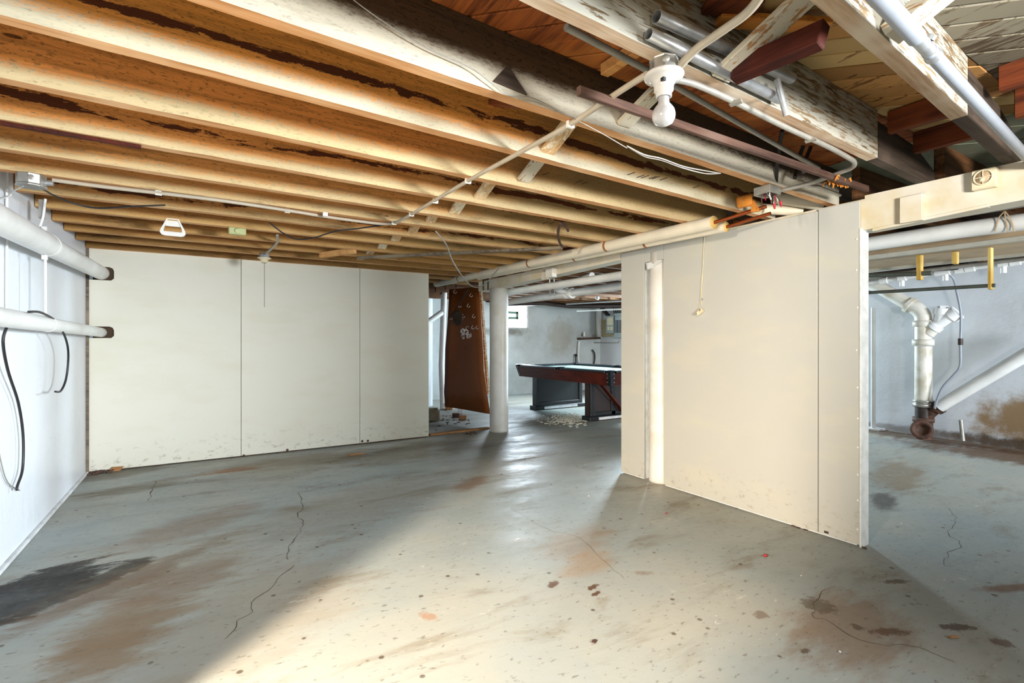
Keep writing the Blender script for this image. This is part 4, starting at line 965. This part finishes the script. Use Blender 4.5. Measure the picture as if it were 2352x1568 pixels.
for (x, y) in [(TX0, TY0), (TX0, TY1), (TX1, TY0), (TX1, TY1), (TX0 + 0.02, (TY0 + TY1) / 2), (TX1 - 0.02, (TY0 + TY1) / 2)]:
    sx = 1 if x < 5.4 else -1; sy = 1 if y < 6 else -1
    mid = abs(y - (TY0 + TY1) / 2) < 0.1
    c_ = Vector((x + sx * 0.06, y + (0 if mid else sy * 0.06), TZ - 0.04))
    MB().lathe([(0.085, 0.047), (0.075, 0.05), (0.055, 0.045), (0.05, 0.0), (0.06, -0.05), (0, -0.06)], c_, (0, 0, 1), 18).build('pocket', M['black'], pt)
for (x, y, sx, sy) in [(TX0, TY0, 1, 1), (TX0, TY1, 1, -1), (TX1, TY0, -1, 1), (TX1, TY1, -1, -1)]:
    m = MB(); a = Vector((x - sx * 0.006, y - sy * 0.006, TZ - 0.005)); b = a + Vector((sx * ins, sy * ins, -ah - 0.025))
    for ex in (Vector((0.075 * sx, 0, 0)), Vector((0, 0.075 * sy, 0))):
        m.add([a, a + ex, b + ex * 0.75, b, a + Vector((sx, sy, 0)) * 0.01, a + ex + Vector((sx, sy, 0)) * 0.01, b + ex * 0.75 + Vector((sx, sy, 0)) * 0.01, b + Vector((sx, sy, 0)) * 0.01], [(0,1,2,3),(7,6,5,4),(0,4,5,1),(1,5,6,2),(2,6,7,3),(3,7,4,0)])
    m.build('corner_cap', M['rail'], pt)
    m = MB()
    for zz_ in (0.03, 0.09, 0.15):
        for ex in (Vector((0.06 * sx, -0.008 * sy, 0)), Vector((-0.008 * sx, 0.06 * sy, 0))):
            m.lathe([(0.007, -0.004), (0.005, 0.004), (0, 0.005)], a + ex + Vector((sx * ins * zz_ / 0.2, sy * ins * zz_ / 0.2, -zz_)), (-sx if abs(ex.y) > 0.03 else 0, -sy if abs(ex.x) > 0.03 else 0, 0), 8)
    m.build('studs', M['galv'], pt, kind='stuff')
for (y, brown) in ((5.775, True), (7.20, False)):
    x0, x1 = 4.96, 5.98; z0, z1 = 0.07, 0.585; yb = y + 0.14
    lg = MB().box(x0, x1, y + 0.02, yb, z0, z1).build('leg', M['table_brown' if brown else 'table_black'], pt)
    fr = MB().box(x0, x0 + 0.07, y, y + 0.03, z0, z1).box(x1 - 0.07, x1, y, y + 0.03, z0, z1).box(x0 + 0.07, x1 - 0.07, y, y + 0.03, z0, z0 + 0.06)
    if brown: fr.box(x0 + 0.42, x0 + 0.50, y, y + 0.03, z0, z1)
    fr.build('leg_frame', M['table_black'], lg, bev=0.004)
    MB().box(x0 - 0.04, x1 + 0.04, y - 0.03, yb + 0.03, 0.0, 0.07).build('leg_base', M['table_black'], lg, bev=0.006)
    MB().box(x0 + 0.13, x1 - 0.15, y - 0.045, y - 0.03, 0.015, 0.055).build('base_lath', M['table_white'], lg)
MB().bar((5.02, 5.66, 0.60), (5.58, 5.735, 0.11), 0.03, 0.07, (0, -1, 0.2)).build('brace', M['apron'], pt, bev=0.004)
m = MB(); p = at_z(1285, 838, TZ + 0.015)
MB().bar(p - RV * 0.10, p + RV * 0.14 + FV * 0.05, 0.03, 0.02).build('pool_rest', M['black'], None, 'small black object lying on the near rail of the pool table', 'tool', bev=0.003)
# sawdust under the table
m = MB()
for i in range(420):
    p = at_z(1300 + random.gauss(0, 26), 962 + random.gauss(0, 7), 0.003); s_ = random.uniform(0.004, 0.03); a = random.uniform(0, 3.1)
    d = Vector((math.cos(a), math.sin(a), 0)); m.obox(p, d * s_, Vector((-d.y, d.x, 0)) * 0.004, (0, 0, random.uniform(0.002, 0.006)))
m.build('wood_shavings', M['duct_light'], None, 'pale litter of wood shavings on the floor beneath the pool table', 'shavings', kind='stuff')

# ================================================================== FAR ROOM FITTINGS
def wx(y): return wall_r_x(y)
ep = thing('breaker_panel', 'grey electrical breaker cabinet with open door on the far wall', 'cabinet', at_x(1412, 772, 8.1))
ec = lambda px, py, d=0.0: at_x(px, py, 8.20 - d)
a_, b_ = ec(1409, 719, 0), ec(1432, 777, 0)
def pbox(x0p, y0p, x1p, y1p, d0, d1):
    p, q = at_x(x0p, y0p, 8.2 - d1), at_x(x1p, y1p, 8.2 - d1)
    return MB().box(8.2 - d1, 8.2 - d0, min(p.y, q.y), max(p.y, q.y), min(p.z, q.z), max(p.z, q.z))
pbox(1381, 734, 1422, 773, -0.12, 0.0).build('backing_board', M['tan_board'], ep)
pbox(1409, 719, 1440, 776, 0.0, 0.12).build('cabinet_body', M['panel_grey'], ep, bev=0.01)
pbox(1412, 726, 1428, 767, 0.12, 0.13).build('dead_front', M['panel_grey'], ep, bev=0.004)
for j in range(2):
    for i in range(8):
        pbox(1413 + j * 7, 735 + i * 3.7, 1418 + j * 7, 738 + i * 3.7, 0.13, 0.145).build('breaker', M['panel_dark'], ep)
dr = pbox(1392, 725, 1409, 765, 0.13, 0.15).build('door', M['panel_grey'], ep, bev=0.004)
pbox(1394.5, 729, 1407, 746, 0.15, 0.152).build('door_card', M['paper'], dr)
pbox(1395, 750, 1400, 758, 0.15, 0.152).build('door_card', M['paper'], dr); pbox(1401.5, 750, 1407, 758, 0.15, 0.152).build('door_card', M['paper'], dr)
m = MB()
for i in range(5):
    m.tube(spline([at_x(1406 + i * 5, 690, 8.16), at_x(1408 + i * 4.5, 705, 8.15), at_x(1411 + i * 4, 720, 8.14)], 3), 0.014, 6)
m.build('feed_cables', M['iron'], ep, kind='stuff')
MB().tube(spline([at_x(1424, 777, 8.12), at_x(1421, 784, 8.12), at_x(1413, 787, 8.15), at_x(1335, 786, 8.5)], 5), 0.012, 6).build('conduit', M['conduit'], ep)
tubes('corner_pipe', [at_y(1375, 704, YF - 0.08), at_y(1376, 776, YF - 0.08)], 0.07, M['white_pipe'], 'vertical whitish pipe in the far corner left of the breaker cabinet', 'pipe', 14)
tubes('slanted_conduit', [at_x(1378, 702, 8.15), at_x(1398, 726, 8.15)], 0.05, M['iron'], 'dark slanted conduit above the breaker cabinet', 'conduit', 10)
sh = thing('rusty_shelf', 'narrow rusty bracket shelf on the far wall near the corner', 'shelf', at_y(1355, 778, YF - 0.1))
p, q = at_y(1330, 778, YF - 0.1), at_y(1376, 776, YF - 0.1)
MB().bar(p, q, 0.12, 0.05).build('shelf_bar', M['rust'], sh)
MB().tube([at_y(1330, 784, YF - 0.05), at_y(1328, 815, YF - 0.05), at_y(1329, 832, YF - 0.05)], 0.03, 8).build('shelf_pipe', M['white_pipe'], sh)
MB().lathe([(0.035, 0), (0.035, 0.03), (0, 0.03)], at_y(1322, 816, YF - 0.06), (0, -1, 0), 10).build('valve', M['iron'], sh)
MB().tube([at_y(1342, 772, YF - 0.1), at_y(1342, 762, YF - 0.1)], [0.035, 0.015], 8).build('bottle_shape', M['white_plastic'], sh)
tubes('wall_hose', spline([at_y(1360, 803, YF - 0.05), at_y(1365, 810, YF - 0.07), at_y(1366, 822, YF - 0.06), at_y(1364, 836, YF - 0.05)], 4), 0.02, M['black'], 'short black hose on the far wall above the pool table', 'hose', 8)
tubes('wall_hose', spline([at_y(1322, 818, YF - 0.08), at_y(1322, 834, YF - 0.08)], 4), 0.014, M['black'], 'thin black hose below the valve on the far wall', 'hose', 8)
# pipes under the far ceiling
tubes('ceiling_pipe', [at_x(1140, 675, 3.62), at_x(1436, 631, 3.62)], 0.045, M['white_pipe'], 'upper white pipe seen through the far opening just under the girder', 'pipe', 16)
tubes('ceiling_pipe', [at_x(1140, 697, 4.15), at_x(1436, 655, 4.15)], 0.05, M['white_pipe'], 'lower white pipe with fittings seen through the far opening', 'pipe', 16)
ft = thing('pipe_fitting', 'white elbow and tee fitting where a slanted pipe joins the lower white pipe', 'fitting', at_x(1308, 674, 4.15))
for x in (1300, 1312): MB().tube([at_x(x - 3, 673.5, 4.15), at_x(x + 3, 673, 4.15)], 0.07, 14).build('collar', M['white_pipe'], ft)
MB().tube(spline([at_x(1308, 672, 4.15), at_x(1290, 668, 4.05), at_x(1280, 665, 4.0), at_x(1284, 660, 3.98), at_x(1320, 647, 3.85), at_x(1360, 632, 3.7)], 4), 0.035, 12).build('slanted_arm', M['white_pipe'], ft)
tubes('black_pipe', [at_y(1165, 698, 9.3), at_y(1250, 696, 8.9), at_y(1310, 703, 8.6), at_y(1440, 702, 8.0)], 0.05, M['iron'], 'black iron pipe across the far room below the joists', 'pipe', 12)
tubes('thin_far_conduit', [at_y(1325, 714, 8.4), at_y(1440, 709, 7.4)], 0.018, M['white_pipe'], 'thin white conduit under the black iron pipe in the far room', 'conduit', 8)
tubes('thin_far_conduit', [at_y(1300, 698, 8.3), at_y(1440, 690, 7.4)], 0.018, M['galv'], 'thin metal conduit above the black iron pipe in the far room', 'conduit', 8)
ll = at_y(1372, 682, 7.5)
lb_ = thing('far_bulb', 'white lamp fitting under the far room ceiling', 'lamp', ll)
MB().lathe([(0.02, 0.10), (0.05, 0.09), (0.045, 0.03), (0.03, 0.02), (0.04, -0.02), (0.035, -0.05), (0, -0.06)], ll, (0, 0, 1), 14).build('bulb', M['porcelain'], lb_)
for i in range(2):
    x = [1262, 1272][i]
    tubes('pipe_hanger', [at_x(x, 640, 3.75), at_x(x + 1, 660, 3.9), at_x(x + 2, 680, 4.1)], 0.005, M['wire_white'], ['left wire hanger between the two white pipes in the far opening', 'right wire hanger between the two white pipes in the far opening'][i], 'wire', 6)

# ================================================================== RIGHT-HAND PART
tubes('ceiling_pipe', [at_x(1960, 565.5, 4.2), at_x(2200, 529, 4.2), at_x(2420, 500, 4.2)], 0.052, M['white_pipe'], 'thick white pipe below the girder at the right opening', 'pipe', 18)
dk = thing('ceiling_duct', 'long flat beige duct under the ceiling behind the thick white pipe', 'duct', (4.9, 1.0, 1.93))
pa, pb = at_x(1960, 645, 5.1), at_x(2420, 546, 5.1)
MB().box(4.72, 5.55, -2.3, 3.0, 1.905, 2.04).build('duct_body', M['duct'], dk, bev=0.004)
for x in (4.70, 5.53): MB().box(x, x + 0.045, -2.3, 3.0, 1.88, 1.915).build('flange', M['duct_light'], dk, bev=0.003)
for i, (y0p, y1p, x, r, mt, lab) in enumerate([((1960, 648), (2420, 572), 5.9, 0.022, 'white_pipe', 'first thin white pipe behind the beige duct'), ((1960, 662), (2420, 586), 6.2, 0.020, 'conduit', 'second thin grey pipe behind the beige duct'), ((1960, 650), (2200, 612), 6.6, 0.035, 'iron', 'dark sagging pipe above the closet rods')]):
    tubes('thin_ceiling_pipe', [at_x(y0p[0], y0p[1] - 22, x), at_x(y1p[0], y1p[1], x)], r, M[mt], lab, 'pipe', 10)
tubes('thin_ceiling_pipe', [(4.0, 3.3, 2.0), (4.0, -1.0, 2.0)], 0.03, M['conduit'], 'grey pipe between the girder and the thick white pipe', 'pipe', 10)
tubes('thin_ceiling_pipe', [(3.75, 1.9, 1.98), (3.75, -1.0, 1.98)], 0.025, M['conduit'], 'grey pipe directly behind the girder at the right opening', 'pipe', 10)
wp = thing('fitted_pipe', 'thin white pipe with small fittings high along the far right wall', 'pipe', at_x(2200, 622, 7.2))
fpt = lambda x: at_x(x, 650 - (x - 1990) * 0.142, 7.2)
MB().tube([fpt(1940), fpt(2440)], 0.024, 10).build('pipe', M['white_pipe'], wp)
MB().tube([fpt(1940) + Vector((0.08, 0, 0.06)), fpt(2440) + Vector((0.08, 0, 0.06))], 0.03, 10).build('pipe', M['conduit'], wp)
for x in (2030, 2072, 2158, 2172, 2205, 2228, 2305, 2332):
    q = fpt(x); d = (fpt(x + 4) - q).normalized()
    MB().tube([q - d * 0.04, q + d * 0.04], 0.04, 10).build('fitting', M['white_pipe'], wp)
    if x in (2072, 2172, 2305): MB().tube([q, q - Vector((0, 0, 0.10))], 0.026, 8).build('fitting_branch', M['white_pipe'], wp)
def rod(name, xpl, a, b, r, lab): return tubes(name, [at_x(a[0], a[1], xpl), at_x(b[0], b[1], xpl)], r, M['rod'], lab, 'rod', 12)
rod('closet_rod', 5.0, (1960, 634), (2140, 627), 0.019, 'shorter dark closet rod held by the left pine block')
rod('closet_rod', 5.0, (1960, 674), (2286, 655), 0.014, 'longer thin dark closet rod held by the right pine block')
def hang(x0, y0, x1, y1, lab):
    p, q = at_x(x0, y0, 5.0), at_x(x1, y1, 5.0); yc_ = (p.y + q.y) / 2
    MB().box(4.975, 5.03, yc_ - abs(p.y - q.y) / 2 + 0.012, yc_ + abs(p.y - q.y) / 2 - 0.012, q.z, max(p.z, 1.9)).build('rod_block', M['yellow_wood'], None, lab, 'block', bev=0.003)
hang(2103, 565, 2122, 642, 'left yellow pine block hanging from the duct, holding the shorter rod')
hang(2266, 590, 2284, 664, 'right yellow pine block hanging from the duct, holding the longer rod')
hang(2184, 580, 2204, 605, 'short pine block between the two longer hanging blocks')
m = MB()
for i in range(16):
    p = at_x(2000 + i * 13, 612 + 10 * math.sin(i * 1.7) - i * 1.0, 6.7); s_ = random.uniform(0.06, 0.13)
    m.obox(p, (0, s_, random.uniform(-0.03, 0.03)), (0.05, 0, random.uniform(-0.03, 0.03)), (0.01, 0.01, 0.035))
m.build('crumpled_plastic', M['foil'], None, 'crumpled dark plastic stuffed between the pipes under the right ceiling', 'plastic', kind='stuff')
# twine tied round the thick pipe
m = MB()
for i, (x, dx) in enumerate([(2300, -12), (2305, 8), (2312, 14)]):
    m.tube(spline([at_x(2308, 485, 4.12), at_x(x + dx * 0.5, 500, 4.13), at_x(x + dx, 520, 4.14), at_x(x + dx * 1.2, 532, 4.145)], 4), 0.004, 5)
m.build('twine_tie', M['duct'], None, 'twine tied around the thick white pipe at the right opening', 'twine')
# ---- drain stack
SX, SY = 7.55, 2.58
def s_at(px, py): return at_x(px, py, SX)
st = thing('drain_stack', 'vertical drain stack of white plastic on a rusty cast iron foot', 'drain pipe', (SX, SY, 0))
R0 = 0.088
zs = lambda py: s_at(2121, py).z
MB().tube([(SX, SY, zs(928)), (SX, SY, zs(795))], R0, 22).build('pipe', M['pvc'], st)
MB().lathe([(R0, 0), (R0 * 1.28, 0.0), (R0 * 1.28, 0.075), (R0, 0.075)], (SX, SY, zs(793)), (0, 0, 1), 22).build('collar', M['pvc'], st)
MB().tube([(SX, SY, zs(793)), (SX, SY, zs(748))], R0 * 0.98, 22).build('wye_body', M['pvc'], st)
MB().lathe([(R0, 0), (R0 * 1.24, 0.0), (R0 * 1.24, 0.075), (R0, 0.075)], (SX, SY, zs(750)), (0, 0, 1), 22).build('collar', M['pvc'], st)
el = spline([Vector((SX, SY, zs(738))), s_at(2118, 722), s_at(2105, 708), s_at(2085, 698)], 5)
MB().tube(el, R0 * 0.98, 20).build('elbow', M['pvc'], st)
MB().tube([s_at(2094, 703), s_at(2086, 698.5)], R0 * 1.15, 20).build('collar', M['pvc'], st)
MB().tube([s_at(2090, 700), s_at(2035, 668), s_at(1986, 643)], R0 * 0.9, 20).build('slanting_pipe', M['pvc'], st)
# side branches with clean-out cap
w0 = s_at(2132, 765); w1_ = s_at(2158, 738); w2 = s_at(2166, 706)
MB().tube([w0, s_at(2148, 750)], R0 * 0.85, 18).build('branch', M['pvc'], st)
MB().tube([s_at(2143, 752), s_at(2152, 745)], R0 * 1.05, 18).build('collar', M['pvc_clean'], st)
MB().tube([s_at(2152, 745), s_at(2192, 722)], R0 * 0.82, 18).build('branch', M['pvc_clean'], st)
MB().tube([s_at(2184, 727), s_at(2200, 717)], R0 * 1.0, 18).build('branch_cap', M['pvc_clean'], st)
MB().tube([s_at(2160, 741), s_at(2165, 712)], R0 * 0.82, 18).build('branch', M['pvc_clean'], st)
MB().tube([s_at(2164, 722), s_at(2166, 708)], R0 * 1.0, 18).build('clean_out_cap', M['pvc_clean'], st)
MB().lathe([(0.05, 0), (0.05, 0.03), (0, 0.03)], s_at(2166, 708), (0, 0.0, 1), 6, smooth=False).build('cap_nut', M['pvc_clean'], st)
MB().tube([s_at(2128, 762), s_at(2134, 758)], R0 * 0.7, 14).build('rust_ring', M['rust'], st)
# cast iron foot
MB().lathe([(R0, 0), (R0 * 1.22, 0), (R0 * 1.22, 0.05), (R0 * 1.1, 0.05), (R0 * 1.1, 0.062), (R0 * 1.22, 0.062), (R0 * 1.22, 0.085), (R0, 0.085)], (SX, SY, zs(934)), (0, 0, 1), 20).build('clamp', M['steel'], st)
MB().tube([(SX, SY, zs(962)), (SX, SY, zs(932))], R0 * 0.95, 20).build('iron_neck', M['iron'], st)
MB().lathe([(R0, 0), (R0 * 1.25, 0), (R0 * 1.25, 0.05), (R0, 0.05)], (SX, SY, zs(968)), (0, 0, 1), 20).build('iron_flange', M['rust'], st)
MB().tube([(SX, SY, 0.001), (SX, SY, zs(964))], [R0 * 0.95, R0 * 1.1], 20).build('iron_body', M['rust'], st)
c_ = Vector((SX - 0.10, SY - 0.02, 0.13)); ax = Vector((-0.85, -0.25, 0.12)).normalized()
MB().lathe([(0.0, -0.1), (0.08, -0.1), (0.09, 0.0), (0.115, 0.01), (0.115, 0.05), (0.085, 0.055), (0.06, 0.03), (0.05, 0.0), (0, 0.0)], c_, ax, 20).build('iron_mouth', M['rust'], st)
MB().tube([s_at(2132, 955), s_at(2152, 937)], R0 * 0.62, 14).build('iron_branch', M['rust'], st)
MB().tube([s_at(2150, 939), s_at(2160, 933)], R0 * 0.9, 14).build('iron_hub', M['rust'], st)
tubes('slanting_drain', [at_x(2157, 934, 7.52), at_x(2260, 872, 7.52), at_x(2420, 776, 7.45)], 0.068, M['white_pipe'], 'white pipe slanting up along the wall from the iron foot of the stack', 'pipe', 18)
hs_ = thing('stack_hose', 'thin grey hose drooping from the pipes into the iron foot of the stack', 'hose', at_x(2205, 800, 7.5))
MB().tube(spline([at_x(2175, 627, 7.3), at_x(2190, 640, 7.35), at_x(2198, 670, 7.45), at_x(2207, 720, 7.5), at_x(2206, 790, 7.5), at_x(2205, 840, 7.5), at_x(2190, 862, 7.5), at_x(2165, 890, 7.48), at_x(2150, 925, 7.46), at_x(2147, 938, 7.46)], 6), 0.014, 8).build('tubing', M['grey_pipe'], hs_)
MB().tube([at_x(2206, 777, 7.5), at_x(2206, 792, 7.5)], 0.024, 10).build('coupler', M['iron'], hs_)
tubes('floor_stub', [at_x(2212, 1012, 7.62) * 1.0, at_x(2207, 964, 7.62)], 0.022, M['steel'], 'short grey iron stub rising from the floor at the right wall', 'pipe', 10)
pp = thing('white_post', 'thin white steel post with a base plate behind the partition end', 'post', at_z(2008, 986))
b_ = at_z(2006, 986)
MB().tube([b_, b_ + Vector((0, 0, 1.66))], 0.028, 12).build('shaft', M['white_pipe'], pp)
MB().box(b_.x - 0.11, b_.x + 0.11, b_.y - 0.11, b_.y + 0.11, 0, 0.02).build('base_plate', M['white_pipe'], pp)

# ================================================================== FLOOR DETAILS
def crack(pts, w=0.006):
    w *= 0.65
    P_ = spline([at_z(x, y, 0.0) for x, y in pts], 6); vs = []; fs = []
    P2 = []
    for i, p in enumerate(P_):
        P2.append(p + Vector((mnoise.noise(p * 14) * 0.022 + mnoise.noise(p * 40) * 0.006, mnoise.noise(p * 14 + Vector((5, 5, 5))) * 0.022, 0)))
    for i, p in enumerate(P2):
        d = (P2[min(i+1, len(P2)-1)] - P2[max(i-1, 0)]).normalized(); s_ = Vector((-d.y, d.x, 0))
        ww = w * (0.25 + 0.75 * abs(mnoise.noise(p * 6)) * 1.6) * (0.3 if i in (0, len(P2)-1) else 1)
        vs += [p + s_ * ww / 2 + Vector((0, 0, 0.0006)), p - s_ * ww / 2 + Vector((0, 0, 0.0006))]
    for i in range(len(P2) - 1): fs.append((2*i, 2*i+1, 2*i+3, 2*i+2))
    MB().add(vs, fs).build('crack', M['crack'], floor)
crack([(686, 1130), (693, 1165), (680, 1185), (697, 1197), (686, 1225), (668, 1250), (660, 1265), (662, 1285)], 0.012)
crack([(671, 1297), (650, 1320), (620, 1352), (585, 1378), (575, 1405), (545, 1430), (520, 1465)], 0.012)
crack([(2178, 1165), (2195, 1200), (2178, 1225), (2210, 1250), (2180, 1268), (2168, 1295), (2195, 1302)], 0.008)
crack([(1920, 1345), (1880, 1370), (1868, 1415), (1900, 1425), (1990, 1475), (2090, 1483), (2190, 1520)], 0.008)
crack([(1180, 1170), (1260, 1215), (1330, 1235), (1400, 1300), (1440, 1330)], 0.006)
crack([(340, 1150), (352, 1120), (358, 1105)], 0.02)
def bit(name, px, py, a, b, h, mat, label, cat, rot=0.0):
    p = at_z(px, py); d = Vector((math.cos(rot), math.sin(rot), 0)); e = Vector((-d.y, d.x, 0))
    m = MB().prism([p + d * a + e * b * 0.4, p + d * a * 0.3 + e * b, p - d * a + e * b * 0.7, p - d * a * 0.8 - e * b, p + d * a * 0.9 - e * b * 0.8], (0, 0, h))
    for i, v_ in enumerate(m.v): m.v[i] = (v_[0], v_[1], v_[2] + 0.0005)
    return m.build(name, mat, None, label, cat, bev=0.001)
m = MB(); p = at_z(1758, 1278)
m.lathe([(0, 0), (0.008, 0.001), (0.011, 0.006), (0.008, 0.013), (0, 0.015)], p + Vector((0, 0, 0.0005)), (0, 0, 1), 12); m.build('red_bead', M['red'], None, 'tiny red bead on the floor before the right partition', 'bead')
bit('wood_chip', 2190, 1464, 0.022, 0.006, 0.006, M['chip'], 'small tan wood chip on the dim floor at bottom right', 'chip', -0.5)
bit('paint_chip', 1929, 1497, 0.006, 0.005, 0.002, M['white_plastic'], 'tiny white flake on the dim floor left of the tan wood chip', 'chip', 0.3)
bit('dirt_flake', 1365, 1473, 0.014, 0.010, 0.003, M['rust'], 'small brown square flake on the bright floor at bottom centre', 'flake', 0.4)
bit('paint_chip', 1840, 1322, 0.008, 0.003, 0.002, M['white_plastic'], 'tiny white chip on the floor right of the red bead', 'chip', 0.1)
bit('candy_bit', 1530, 1179, 0.010, 0.007, 0.006, M['red'], 'tiny red and pale scrap on the floor near the boxed column', 'scrap', 0.7)
bit('paint_chip', 1352, 1139, 0.012, 0.008, 0.002, M['white_plastic'], 'tiny white chip on the floor in the opening light', 'chip', 0.7)
# crumbs of torn board in the left corner
m = MB(); p = at_y(262, 1078, YB - 0.03)
MB().prism([at_y(246, 1084, YB - 0.012), at_y(258, 1072, YB - 0.012), at_y(285, 1070, YB - 0.014), at_y(275, 1082, YB - 0.02)], (0, -0.006, 0)).build('torn_scrap', M['chip'], None, 'torn brown cardboard scrap at the foot of the back partition', 'scrap')
m = MB()
for i in range(30):
    p = Vector((XL + 0.03 + abs(random.gauss(0.06, 0.05)), YB - 0.02 - abs(random.gauss(0, 0.03)), 0.008)); s_ = random.uniform(0.006, 0.02)
    m.obox(p + Vector((0, 0, random.uniform(0, 0.01))), (s_, 0, 0.003), (0, s_ * 0.6, 0), (0, 0, 0.006))
m.build('floor_debris', M['rust'], None, 'brown crumbs heaped in the corner of left wall and back partition', 'debris', kind='stuff')
bit('wood_splinter', 818, 1044, 0.09, 0.010, 0.012, M['chip'], 'thin wood splinter on the floor before the back partition', 'splinter', 0.05)
# chips broken from the foot of the sheets
m = MB()
for (x, y) in [(845, 1012), (832, 1013), (660, 1033), (640, 1040), (560, 1046)]:
    p = at_y(x, y, YB - 0.003); m.lathe([(0.014, 0), (0.010, 0.003), (0, 0.003)], p, (0, -1, 0), 7)
for (x, y) in [(1822, 1208), (1833, 1212), (1850, 1217), (1898, 1222), (1985, 1258)]:
    p = at_x(x, y, XR - 0.003); m.obox(p, (0.002, 0, 0), (0, 0.012, 0), (0, 0, 0.006))
m.build('broken_edges', M['rust'], back, kind='stuff')
